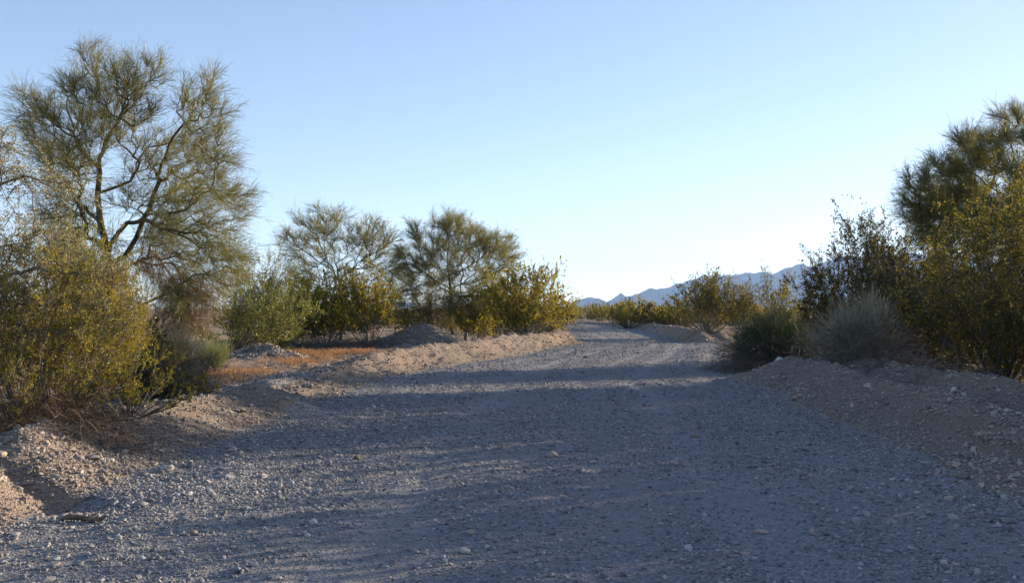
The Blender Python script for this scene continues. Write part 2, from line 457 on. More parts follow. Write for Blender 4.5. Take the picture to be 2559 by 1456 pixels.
# ------------------------------------------------------------------ mountains
def mountains():
    pts = [(900, 762), (1000, 758), (1150, 762), (1250, 752), (1330, 746), (1390, 757), (1412, 766), (1432, 757), (1455, 748), (1478, 744.5), (1500, 746), (1515, 753),
           (1528, 748), (1551, 734), (1566, 741), (1577, 738), (1600, 731), (1618, 722), (1640, 725), (1660, 722), (1680, 716), (1706, 712), (1730, 706), (1760, 694),
           (1775, 700), (1795, 690), (1815, 692), (1845, 688), (1866, 684.5), (1890, 687), (1915, 684), (1938, 687), (1958, 680), (1978, 669), (2000, 664.5), (2012, 669),
           (2030, 676), (2045, 668), (2062, 662), (2075, 660), (2100, 648), (2135, 654), (2170, 640), (2200, 632), (2240, 645), (2290, 640), (2350, 655), (2420, 648), (2500, 665),
           (2600, 650), (2750, 672), (2950, 690), (3200, 730), (3500, 760)]
    P = np.array(pts, float)
    D0 = 8000.0
    xs = px_x(P[:, 0], D0); zs = (EYE - (P[:, 1] - HZ) / F * D0) * 1.07
    gx = np.linspace(xs[0], xs[-1], 1100); gy = np.linspace(-1500, 1500, 110)
    X, Y = np.meshgrid(gx, gy)
    ridge = np.interp(gx, xs, zs)[None] + 24 * fbm(X[:1] / 80, X[:1] * 0, 4, 3)
    wid = 380 + 2.6 * np.maximum(ridge, 0)
    wave = 220 * fbm(X / 900, X * 0 + 2, 3, 8)
    t = np.clip(1 - np.abs(Y) / wid, 0, 1)
    rid = 1 - np.abs(fbm(X / 260 + .25 * Y / 260, Y / 420, 4, 13)) * 2
    Z = ridge * t ** 1.15 * (1 - (1 - t) * .55 * (1 - rid)) - (1 - t) * 12
    V = np.stack([X, Y + D0 + wave * (1 - t), Z], -1).reshape(-1, 3)
    i = np.arange(X.size).reshape(X.shape)
    q = np.stack([i[:-1, :-1], i[:-1, 1:], i[1:, 1:], i[1:, :-1]], -1).reshape(-1, 4)
    m, N, L = new_mat('mountain_rock')
    tc = N.new('ShaderNodeTexCoord'); no = N.new('ShaderNodeTexNoise'); no.inputs['Scale'].default_value = .006; no.inputs['Detail'].default_value = 8
    L.new(tc.outputs['Object'], no.inputs['Vector'])
    r = ramp(N, [(.3, (.035, .033, .035)), (.7, (.07, .065, .065))]); L.new(no.outputs['Fac'], r.inputs[0])
    b = N.new('ShaderNodeBsdfPrincipled'); b.inputs['Roughness'].default_value = 1; b.inputs['Specular IOR Level'].default_value = 0
    L.new(r.outputs[0], b.inputs['Base Color'])
    o = N.new('ShaderNodeOutputMaterial'); L.new(b.outputs[0], o.inputs['Surface'])
    ob = MB().add(V, q).obj('mountains', m, smooth=True)
    tag(ob, 'jagged blue mountain range on the horizon', None, None, 'structure')
mountains()

# ------------------------------------------------------------------ stones
def ico():
    p = (1 + 5 ** .5) / 2
    V = np.array([(-1, p, 0), (1, p, 0), (-1, -p, 0), (1, -p, 0), (0, -1, p), (0, 1, p), (0, -1, -p), (0, 1, -p), (p, 0, -1), (p, 0, 1), (-p, 0, -1), (-p, 0, 1)], float)
    V /= np.linalg.norm(V[0])
    Fc = np.array([(0, 11, 5), (0, 5, 1), (0, 1, 7), (0, 7, 10), (0, 10, 11), (1, 5, 9), (5, 11, 4), (11, 10, 2), (10, 7, 6), (7, 1, 8), (3, 9, 4), (3, 4, 2), (3, 2, 6), (3, 6, 8), (3, 8, 9), (4, 9, 5), (2, 4, 11), (6, 2, 10), (8, 6, 7), (9, 8, 1)])
    return V, Fc
OCT_V = np.array([(1, 0, 0), (0, 1, 0), (-1, 0, 0), (0, -1, 0), (0, 0, 1), (0, 0, -1)], float)
OCT_F = np.array([(0, 1, 4), (1, 2, 4), (2, 3, 4), (3, 0, 4), (1, 0, 5), (2, 1, 5), (3, 2, 5), (0, 3, 5)])

def scatter(mb, x, y, r, rng, shape='ico', sink=.25, jit=.28):
    V0, F0 = ico() if shape == 'ico' else (OCT_V, OCT_F)
    n = len(x)
    V = V0[None] * (1 + rng.uniform(-jit, jit, (n, len(V0), 1))) + rng.normal(size=(n, len(V0), 3)) * jit * .25
    sc = np.stack([rng.uniform(.8, 1.45, n), rng.uniform(.65, 1.1, n), rng.uniform(.4, .8, n)], -1)
    V = V * (sc * r[:, None])[:, None]
    # tilt, then spin
    tl = rng.normal(0, .35, n); c, s = np.cos(tl)[:, None], np.sin(tl)[:, None]
    V = np.stack([V[..., 0] * c - V[..., 2] * s, V[..., 1], V[..., 0] * s + V[..., 2] * c], -1)
    an = rng.uniform(0, 2 * math.pi, n); c, s = np.cos(an)[:, None], np.sin(an)[:, None]
    V = np.stack([V[..., 0] * c - V[..., 1] * s, V[..., 0] * s + V[..., 1] * c, V[..., 2]], -1)
    z = height(x, y) + r * sc[:, 2] * (1 - 2 * sink)
    V = V + np.stack([x, y, z], -1)[:, None]
    k = len(V0)
    mb.add(V.reshape(-1, 3), (F0[None] + (np.arange(n) * k)[:, None, None]).reshape(-1, 3))

def gravel():
    rng = np.random.default_rng(21)
    road = MB(); bank = MB()
    for (d0, d1, rmed, dens, shp) in ((4.2, 7.5, .0075, 1700, 'ico'), (7.5, 11, .009, 1300, 'ico'), (11, 16, .011, 800, 'oct'), (16, 25, .0135, 330, 'oct'), (25, 50, .017, 90, 'oct'), (50, 110, .03, 14, 'oct')):
        half = d1 * .56 + .5
        lo, hi = -min(half, 8.0 if d0 < 16 else 9), min(half, 9.0 if d0 < 25 else 13)
        n = int((d1 - d0) * (hi - lo) * dens * 1.15)
        x = rng.uniform(lo, hi, n); y = rng.uniform(d0, d1, n)
        keep = np.abs(x) < y * .56 + .4
        el, er = edge_l(y), edge_r(y)
        ins = np.minimum(x - el, er - x)
        sr0 = x - er
        onroad = (sr0 > 1.0) & (sr0 < 1.55) & (y < 24) | (el - x > 1.25) & (el - x < 2.3) & (y < 24) & (rng.uniform(0, 1, n) < .6) | (ins + .9 * fbm(x * 1.7, y * 1.7, 3, 131) + rng.normal(0, .15, n) > 0)
        p = np.where(onroad, np.clip(.8 + 1.0 * fbm(x * .7, y * .45, 3, 101), .3, 1), np.clip(.72 + 1.1 * fbm(x * 1.2, y * 1.2, 3, 111), .25, 1))
        mid = (el + er) / 2
        for o_ in (-1.2, .55, 1.6, 3.0):
            p = p * (1 - .55 * np.exp(-((x - mid - o_) / .36) ** 2) * onroad)
        p = p * np.where(onroad, 1, np.where(ins > -3.2, 1, .25))
        lane = np.exp(-(((x - mid - .5) / 2.0) ** 4)) * onroad
        p = p * (1 - .3 * lane)
        keep &= rng.uniform(0, 1, n) < p
        x, y, onroad = x[keep], y[keep], onroad[keep]
        r = rmed * np.exp(rng.normal(0, .42, len(x)))
        big = rng.uniform(0, 1, len(x)) < .0025
        r = np.where(big, np.maximum(r, rng.uniform(.022, .045, len(x))), r)
        scatter(road, x[onroad], y[onroad], r[onroad], rng, shp)
        scatter(bank, x[~onroad], y[~onroad], r[~onroad] * np.where(rng.uniform(0, 1, int((~onroad).sum())) < .06, 2.0, 1.15), rng, shp)
    # stones on the two heaps
    for (cx, cy, rx, ry, h) in MOUNDS:
        n = 2600
        a = rng.uniform(0, 2 * math.pi, n); q = np.sqrt(rng.uniform(0, 1.1, n))
        scatter(bank, cx + rx * q * np.cos(a), cy + ry * q * np.sin(a), .03 * np.exp(rng.normal(0, .45, n)), rng, 'oct')
    tag(road.obj('road_gravel', M['stone']), 'loose grey gravel covering the road', None, None, 'stuff')
    tag(bank.obj('bank_gravel', M['stone_tan']), 'loose tan gravel covering the banks and heaps', None, None, 'stuff')
gravel()

def rock_mesh(seed):
    rng = np.random.default_rng(seed)
    V, Fc = ico()
    for _ in range(2):
        E = {}; Vn = list(V); Fn = []
        def mid(a, b):
            k = (min(a, b), max(a, b))
            if k not in E:
                E[k] = len(Vn); Vn.append(nrm((V[a] + V[b]) / 2))
            return E[k]
        for a, b, c in Fc:
            ab, bc, ca = mid(a, b), mid(b, c), mid(c, a)
            Fn += [(a, ab, ca), (b, bc, ab), (c, ca, bc), (ab, bc, ca)]
        V = np.array(Vn); Fc = np.array(Fn)
    for _ in range(9):                                   # flat facets cut off the ball
        n = runit(rng, 1)[0]; h = rng.uniform(.62, .92)
        dd = V @ n - h
        V = V - np.clip(dd, 0, None)[:, None] * n * .9
    V = V * (1 + .08 * rng.normal(size=(len(V), 1)) * .4)
    return V, Fc

ROCKS = [
    (196, 1070, 30, .75, 'stone_tan', 'round brown boulder on the left bank crest under the creosote bush'),
    (141, 1124, 30, .5, 'stone', 'grey wedge shaped rock low on the sunlit left bank'),
    (46, 1152, 24, .8, 'stone_tan', 'tan upright rock on the sunlit left bank near the photo edge'),
    (239, 1103, 32, .6, 'stone', 'grey rock half buried where the left bank turns to shade'),
    (62, 1252, 22, .9, 'stone_tan', 'pinkish rock on the small spur below the gully'),
    (356, 1262, 42, .35, 'stone', 'flat grey slab stone at the mouth of the gully'),
    (569, 1192, 32, .4, 'stone', 'flat pale stone in the sunlit gravel left of the wheel tracks'),
    (797, 1227, 18, .7, 'stone', 'dark grey cobble in the gravel below the flat pale stone'),
    (485, 1332, 22, .6, 'stone_tan', 'tan rounded stone on the gravel to the right of the stick'),
    (453, 1380, 20, .7, 'stone', 'light cobble in front of the tan rounded stone'),
    (299, 1345, 20, .8, 'stone', 'pale angular stone just below the stick'),
    (422, 1334, 22, .7, 'stone', 'bluish cobble between the stick and the tan rounded stone'),
    (894, 1146, 18, .85, 'stone_tan', 'dark brown round stone alone in the left half of the road'),
    (1380, 1140, 26, .7, 'stone_tan', 'pale round stone standing out in the middle of the road'),
    (1159, 1377, 30, .55, 'stone', 'pale double lump stone at the bottom middle of the road'),
    (1107, 1390, 18, .55, 'stone', 'small dark stone beside the pale double lump stone'),
    (1177, 1329, 24, .5, 'stone_tan', 'flat beige stone behind the pale double lump stone'),
    (1898, 1328, 36, .35, 'stone_tan', 'long pale loaf shaped stone on the right half of the road'),
    (2201, 1211, 18, .55, 'stone', 'small white stone on the road before the right bank'),
    (2089, 1058, 18, .5, 'stone_tan', 'tan stone at the foot of the right bank'),
    (1739, 1090, 22, .45, 'stone_tan', 'brownish flat stone beside the right wheel track'),
    (2025, 1328, 16, .6, 'stone_tan', 'small tan pebble to the right of the long pale stone'),
]
def rocks():
    for i, (px, py, wpx, asp, mt, lab) in enumerate(ROCKS):
        d = F * EYE / (py - HZ)
        for _ in range(12):
            d = F * (EYE - hz(px_x(px, d), d)) / (py - HZ)
        x = px_x(px, d); z = hz(x, d)
        r = wpx / F * d * .55
        V, Fc = rock_mesh(300 + i)
        rng = np.random.default_rng(i)
        V = V * np.array([r, r * rng.uniform(.65, .9), r * asp])
        m, N, L = new_mat('rock_surface')
        base = {0: (.24, .19, .155), 1: (.22, .21, .20)}[0 if mt == 'stone_tan' else 1]
        k = 1.5 if ('pale' in lab or 'white' in lab or 'light' in lab) else (.55 if 'dark' in lab else 1.0)
        tc = N.new('ShaderNodeTexCoord'); no = N.new('ShaderNodeTexNoise'); no.inputs['Scale'].default_value = 25; no.inputs['Detail'].default_value = 6
        L.new(tc.outputs['Object'], no.inputs['Vector'])
        rr = ramp(N, [(.3, tuple(c * k * .7 for c in base)), (.7, tuple(min(c * k * 1.2, .6) for c in base))]); L.new(no.outputs['Fac'], rr.inputs[0])
        b = N.new('ShaderNodeBsdfPrincipled'); b.inputs['Roughness'].default_value = .85
        L.new(rr.outputs[0], b.inputs['Base Color'])
        bp = N.new('ShaderNodeBump'); bp.inputs['Strength'].default_value = .5; bp.inputs['Distance'].default_value = .01
        L.new(no.outputs['Fac'], bp.inputs['Height']); L.new(bp.outputs[0], b.inputs['Normal'])
        o = N.new('ShaderNodeOutputMaterial'); L.new(b.outputs[0], o.inputs['Surface'])
        ob = MB().add(V, Fc).obj('rock', m)
        ob.location = (x, d, z + r * asp * .45)
        ob.rotation_euler = (0, 0, rng.uniform(-.5, .5))
        tag(ob, lab, 'rock', 'larger stones lying in the gravel')
rocks()

def stick():
    d = 7.75
    x0, x1 = px_x(157, d), px_x(264, d)
    k = 9
    t = np.linspace(0, 1, k)
    P = np.stack([x0 + (x1 - x0) * t, d + .03 * np.sin(t * 5) + .06 * t, .0 * t], -1)
    P[:, 2] = height(P[:, 0], P[:, 1]) + .03 + .012 * np.sin(t * 7)
    c = P.mean(0); c[2] -= .03
    R = np.array([.012, .022, .024, .021, .020, .019, .021, .017, .008])
    root = thing('stick', 'weathered brown stick lying on the gravel below the gully', 'stick', c)
    mb = MB(); tubes(mb, (P - c)[None], R[None], 8)
    mb.obj('branch_wood', M['wood'], root, True)
    mb = MB(); tubes(mb, np.array([[P[5] - c, P[5] - c + (.03, .03, .035), P[5] - c + (.05, .04, .05)]]), np.array([[.01, .008, .004]]), 6)
    mb.obj('knot', M['wood'], root, True)
stick()

# ------------------------------------------------------------------ plants
def bmst(root, pts, bf=.35):
    """greedy tree over attractor points: cost = distance + bf * path length. root (m,3) chain(s) with parents."""
    nodes, par, plen = [r for r in root[0]], list(root[1]), list(root[2])
    n = len(pts)
    R = np.array(nodes)
    D = np.linalg.norm(pts[:, None] - R[None], axis=2) + bf * np.array(plen)[None]
    best = D.min(1); arg = D.argmin(1)
    alive = np.ones(n, bool)
    for _ in range(n):
        i = int(np.argmin(np.where(alive, best, 1e9)))
        alive[i] = False
        p = arg[i]
        L = plen[p] + np.linalg.norm(pts[i] - nodes[p])
        nodes.append(pts[i]); par.append(int(p)); plen.append(L)
        c = np.linalg.norm(pts - pts[i], axis=1) + bf * L
        m = alive & (c < best)
        best[m] = c[m]; arg[m] = len(nodes) - 1
    return np.array(nodes), np.array(par)

def sprays(mb, o, d, L, rng, nsub=5, spread=.55, grav=0.1, w=.004, nsub2=0):
    P = strand_paths(o, d, L, 4, rng, grav, .10)
    ribbons(mb, P, w * np.array([1, .9, .7, .35])[None] * np.ones((len(o), 1)), rng)
    t = rng.uniform(.2, 1, (len(o), nsub))
    p, tg = along(P, t)
    p = p.reshape(-1, 3); tg = tg.reshape(-1, 3)
    d2 = nrm(tg + spread * rng.normal(size=tg.shape) * .8)
    L2 = np.repeat(L, nsub) * rng.uniform(.3, .7, len(p))
    P2 = strand_paths(p, d2, L2, 3, rng, grav, .1)
    ribbons(mb, P2, w * .7 * np.array([1, .8, .3])[None] * np.ones((len(p), 1)), rng)
    if nsub2:
        p3, t3 = along(P2, rng.uniform(.2, 1, (len(p), nsub2)))
        p3 = p3.reshape(-1, 3); t3 = t3.reshape(-1, 3)
        d3 = nrm(t3 + spread * rng.normal(size=t3.shape) * .9)
        L3 = np.repeat(L2, nsub2) * rng.uniform(.35, .7, len(p3))
        P3 = strand_paths(p3, d3, L3, 2, rng, grav, .05)
        ribbons(mb, P3, w * .6 * np.array([1, .4])[None] * np.ones((len(p3), 1)), rng)

def palo_verde(label, d0, base_px, limbs, clumps, seed, depth, hang=(), hang_mat='dead_hang', r0=.17, per=9, w=.005, pts_k=1.0, nsub2=1, group='palo verde trees'):
    rng = np.random.default_rng(seed)
    bx = px_x(base_px, d0)
    base = np.array([bx, d0, hz(bx, d0)])
    nodes, par, plen = [base - (0, 0, .1)], [-1], [0.0]
    for limb in limbs:                                    # measured limbs as fixed chains
        ch = []
        dz = 0
        for j, (px, py, dd) in enumerate(limb):
            ch.append(at(px, py, d0 + dd))
        # nearest existing node starts the limb
        q = ch[0]; k = int(np.argmin(np.linalg.norm(np.array(nodes) - q, axis=1)))
        prev = k
        for a in ch:
            seg = nodes[prev]; m = max(1, int(np.linalg.norm(a - seg) / .35))
            p0 = seg.copy()
            for s in range(1, m + 1):
                pt = p0 + (a - p0) * s / m + (rng.normal(0, .035, 3) if s < m else 0)
                nodes.append(pt); par.append(prev); plen.append(plen[prev] + np.linalg.norm(pt - nodes[prev])); prev = len(nodes) - 1
    A = []
    for (px, py, rp) in clumps:
        R = rp / F * d0
        n = max(3, int(pts_k * 5.5 * (rp / 30) ** 2 * (d0 / 24) ** 1.2))
        R = R * 1.25
        dd = rng.uniform(-1, 1) * depth
        c = at(px, py, d0 + dd)
        A.append(c + runit(rng, n) * (R * rng.uniform(0.1, 1, (n, 1)) ** .5) * np.array([1, 1.2, 1]))
    A = np.concatenate(A)
    nd, pr = bmst((nodes, par, plen), A, .3)
    n = len(nd)
    cnt = np.zeros(n); haskid = np.zeros(n, bool)
    haskid[pr[pr >= 0]] = True
    cnt[~haskid] = 1
    order = range(n - 1, 0, -1)
    for i in order: cnt[pr[i]] += cnt[i]
    rad = np.clip(.0062 * np.maximum(cnt, 1) ** .48, .0045 if d0 < 35 else .006, None)
    rad *= min(1.0, r0 / rad[0]) if rad[0] > 0 else 1
    rad[0] = rad[1] * 1.25
    e = np.arange(1, n)
    a, b = nd[pr[e]], nd[e]
    ra = np.minimum(rad[pr[e]], rad[e] * 1.35); rb = rad[e]
    root = thing('palo_verde_tree', label, 'tree', base, group)
    k = 4
    t = np.linspace(0, 1, k)[None, :, None]
    seg = np.linalg.norm(b - a, axis=1)
    P = a[:, None] + (b - a)[:, None] * t
    sag = np.zeros_like(P); sag += (np.sin(np.pi * t) * rng.normal(size=(len(a), 1, 3)) * (.07 * seg)[:, None, None])
    P = P + sag * (rb[:, None, None] < .05)
    Rr = ra[:, None] + (rb - ra)[:, None] * t[..., 0]
    mb = MB()
    thick = rb > .022
    tubes(mb, P[thick] - base, Rr[thick], 7)
    tubes(mb, P[~thick] - base, Rr[~thick], 4)
    mb.obj('trunk', M['palo_bark'], root, True)
    # fine twigs
    cen = base + np.array([0, 0, (nd[:, 2].max() - base[2]) * .45])
    fine = np.where((cnt[e] <= 9))[0]
    o, d = [], []
    for rep in range(per):
        tt = rng.uniform(0, 1, (len(fine), 1))
        o.append(a[fine] + (b - a)[fine] * tt)
        od = nrm(a[fine] - cen)
        rh = np.clip((a[fine][:, 2:3] - base[2]) / (nd[:, 2].max() - base[2]), 0, 1)
        up = np.concatenate([0 * rh, 0 * rh, -.55 + 1.0 * np.clip(rh * 1.35, 0, 1)], 1)
        d.append(nrm(.7 * nrm(b - a)[fine] + .5 * od + .8 * up + .4 * rng.normal(size=od.shape)))
    o = np.concatenate(o); d = np.concatenate(d)
    L = rng.uniform(.2, .55, len(o)) * (1 + .2 * (d0 > 35))
    cm = MB()
    sprays(cm, o - base, d, L, rng, 6, .42, -.08, w, nsub2)
    cm.obj('crown', M['palo'], root)
    if hang:
        hm = MB(); O = []
        for (px, py, rp, dd) in hang:
            m = int(85 * (rp / 25) ** 2)
            O.append(at(px, py, d0 + dd) + runit(rng, m) * (rp / F * d0) * rng.uniform(0, 1, (m, 1)) ** .4)
        O = np.concatenate(O) - base
        dn = nrm(np.array([0, 0, -.55]) + .6 * rng.normal(size=O.shape))
        sprays(hm, O, dn, rng.uniform(.25, .7, len(O)), rng, 5, .7, -.15, w * .9, 1)
        hm.obj('dead_twigs', M[hang_mat], root)
    return root

# --- big tree on the left
LA = [[(282, 800, 0), (266, 640, 0), (249, 556, 0), (242, 482, .1), (247, 427, .1), (256, 378, 0), (274, 329, -.2), (262, 260, -.2), (242, 196, 0), (220, 130, 0)],
      [(274, 329, -.2), (296, 294, -.4), (335, 225, -.6), (378, 170, -.7)],
      [(266, 640, 0), (296, 580, -.4), (316, 556, -.6), (355, 548, -.9), (444, 585, -1.3), (510, 620, -1.5)],
      [(242, 482, .1), (296, 464, .3), (325, 452, .4), (338, 408, .5), (365, 368, .6), (394, 331, .7), (444, 299, .8), (493, 255, .9), (522, 200, 1.0)],
      [(365, 368, .6), (429, 353, 1.0), (468, 368, 1.2), (535, 405, 1.5)],
      [(296, 464, .3), (335, 501, -.2), (444, 506, -.6), (540, 496, -.8), (600, 482, -.9)],
      [(247, 427, .1), (207, 383, .5), (163, 309, .8), (113, 289, .9), (62, 255, 1.0)],
      [(249, 556, 0), (215, 520, .8), (165, 520, 1.4)]]
CA = [(217, 140, 22), (250, 185, 38), (300, 195, 36), (370, 175, 24), (385, 205, 20), (330, 250, 42), (270, 265, 42), (200, 245, 42), (170, 225, 24), (90, 275, 28), (62, 258, 18), (120, 310, 36),
      (180, 325, 46), (90, 325, 30), (240, 335, 46), (310, 335, 46), (355, 295, 30), (150, 395, 46), (210, 415, 46), (110, 395, 32), (528, 210, 18), (500, 240, 26), (458, 235, 16), (480, 285, 40),
      (535, 285, 24), (520, 345, 40), (460, 365, 42), (540, 395, 30), (400, 395, 42), (480, 435, 46), (535, 445, 30), (420, 465, 46), (350, 425, 38), (560, 490, 38), (602, 490, 18),
      (500, 510, 42), (430, 540, 46), (592, 540, 20), (540, 570, 30), (360, 515, 36), (370, 595, 42), (450, 605, 42), (530, 620, 36), (590, 635, 20), (480, 660, 38), (420, 685, 38), (300, 500, 26),
      (180, 515, 42), (220, 560, 42), (160, 570, 38), (150, 475, 32), (125, 530, 28), (200, 610, 38), (330, 640, 36), (270, 600, 30), (80, 370, 24), (60, 300, 18), (560, 690, 26), (520, 715, 30), (595, 660, 22), (545, 640, 30), (470, 715, 34), (440, 740, 32), (385, 650, 36), (400, 560, 36), (480, 560, 34)]
palo_verde('tallest palo verde tree with forked trunk standing behind the left bushes', 24, 285, LA, CA, 11, 1.5,
           [(430, 700, 32, -.8), (465, 740, 30, -.8), (420, 760, 28, -.6), (500, 715, 26, -1), (455, 790, 28, -.6), (380, 640, 24, -.8), (490, 780, 24, -.8), (520, 750, 20, -1)], r0=.19, per=7, w=.0042, pts_k=3.0)

# --- two trees in the middle
LJ = [[(852, 780, 0), (850, 720, 0), (835, 680, 0), (808, 630, .2), (790, 585, .3), (795, 545, .3)], [(835, 680, 0), (780, 640, -.5), (735, 612, -.9), (708, 608, -1.0)],
      [(850, 720, 0), (838, 660, .5), (830, 610, .6), (843, 560, .8)], [(838, 660, .5), (880, 625, .2), (915, 590, 0), (935, 565, 0)], [(850, 700, 0), (890, 660, -.8), (940, 630, -1.2), (975, 605, -1.4)]]
CJ = [(795, 535, 14), (747, 542, 11), (816, 557, 24), (843, 549, 18), (785, 574, 26), (754, 571, 18), (727, 595, 20), (704, 612, 13), (744, 615, 24), (727, 639, 20), (771, 612, 24), (819, 591, 26),
      (857, 559, 16), (922, 557, 13), (881, 581, 22), (932, 581, 20), (915, 605, 26), (952, 595, 20), (978, 602, 12), (949, 619, 26), (891, 619, 26), (850, 622, 24), (809, 629, 24), (768, 663, 26),
      (788, 687, 24), (864, 663, 26), (915, 653, 26), (952, 656, 24), (966, 687, 24), (915, 690, 24), (864, 701, 22), (754, 701, 20), (820, 660, 22), (740, 680, 18), (990, 650, 18), (820, 710, 22), (740, 720, 24), (790, 725, 24), (880, 730, 24), (930, 720, 24), (980, 715, 22), (1000, 685, 20)]
palo_verde('rounded palo verde tree above the middle creosote bushes, nearer the tall tree', 50, 852, LJ, CJ, 12, 2.2, [(850, 690, 14, -1)], r0=.2, per=8, w=.0062, pts_k=2.0)
LK = [[(1128, 815, 0), (1125, 760, 0), (1122, 700, 0), (1118, 655, 0), (1120, 600, .1), (1122, 555, .2)], [(1122, 700, 0), (1085, 655, .6), (1055, 610, .9), (1035, 580, 1.0)],
      [(1122, 690, 0), (1165, 640, -.5), (1190, 600, -.7), (1178, 575, -.8)], [(1120, 690, 0), (1180, 660, .8), (1235, 625, 1.0), (1270, 600, 1.1)], [(1122, 720, 0), (1200, 700, -1), (1265, 665, -1.2)],
      [(1122, 720, 0), (1070, 690, -1), (1020, 660, -1.2)]]
CK = [(1088, 552, 11), (1122, 549, 14), (1033, 573, 11), (1103, 574, 20), (1137, 571, 23), (1171, 576, 16), (1048, 598, 20), (1099, 605, 24), (1137, 602, 26), (1178, 598, 23), (1205, 605, 20),
      (1239, 604, 14), (1265, 600, 10), (1272, 619, 13), (1239, 629, 23), (1198, 632, 26), (1154, 632, 26), (1103, 639, 26), (1058, 636, 26), (1017, 632, 18), (1010, 660, 20), (1267, 646, 16), (1270, 671, 13),
      (1232, 666, 23), (1188, 673, 26), (1137, 673, 26), (1086, 680, 28), (1041, 680, 23), (1034, 714, 20), (1079, 718, 26), (1130, 714, 26), (1178, 707, 26), (1222, 704, 18), (1050, 745, 24), (1020, 700, 18), (1030, 775, 22), (1075, 775, 24), (1120, 750, 26), (1170, 745, 26), (1215, 740, 22), (1140, 790, 22), (1190, 780, 22), (1000, 740, 18)]
palo_verde('fan shaped palo verde tree with straw hanging skirt, right of the middle pair', 48, 1128, LK, CK, 13, 2.2,
           [(1090, 745, 24, -.8), (1140, 740, 26, -1), (1185, 730, 24, -1), (1110, 770, 24, -.6), (1160, 765, 24, -.8), (1205, 755, 18, -.8), (1130, 790, 20, -.6), (1070, 780, 20, -.4), (1120, 730, 24, -1.2), (1165, 790, 22, -.9), (1090, 720, 22, -1)], hang_mat='straw', r0=.18, per=11, w=.0062, pts_k=2.4)
# --- tree on the right
LT = [[(2610, 760, 0), (2600, 640, 0), (2570, 540, 0), (2540, 450, 0), (2530, 370, 0), (2512, 300, 0)], [(2570, 540, 0), (2500, 480, -.6), (2430, 430, -.8), (2410, 370, -.9)], [(2600, 640, 0), (2500, 570, .6), (2400, 520, .8), (2300, 500, .9)],
      [(2600, 640, 0), (2650, 520, .3), (2690, 420, .4)], [(2500, 570, .6), (2420, 470, .9), (2350, 420, 1.0)]]
CT = [(2510, 296, 14), (2547, 308, 18), (2430, 343, 13), (2408, 368, 19), (2462, 375, 27), (2515, 355, 28), (2349, 418, 16), (2381, 427, 24), (2435, 421, 34), (2499, 421, 34), (2278, 455, 11), (2317, 464, 27),
      (2376, 475, 30), (2440, 480, 34), (2287, 507, 18), (2328, 512, 28), (2392, 528, 34), (2456, 528, 34), (2284, 544, 16), (2320, 555, 24), (2365, 571, 28), (2419, 577, 28), (2310, 593, 14), (2350, 600, 20),
      (2600, 330, 40), (2620, 420, 44), (2560, 450, 40), (2550, 540, 44), (2640, 520, 44), (2700, 400, 44), (2700, 480, 44), (2480, 600, 36), (2560, 620, 40), (2640, 610, 40), (2350, 540, 26), (2410, 500, 30)]
palo_verde('dark backlit palo verde tree rising behind the right creosote bushes', 27, 2610, LT, CT, 14, 1.7, (), r0=.2, per=18, w=.005, pts_k=3.0)

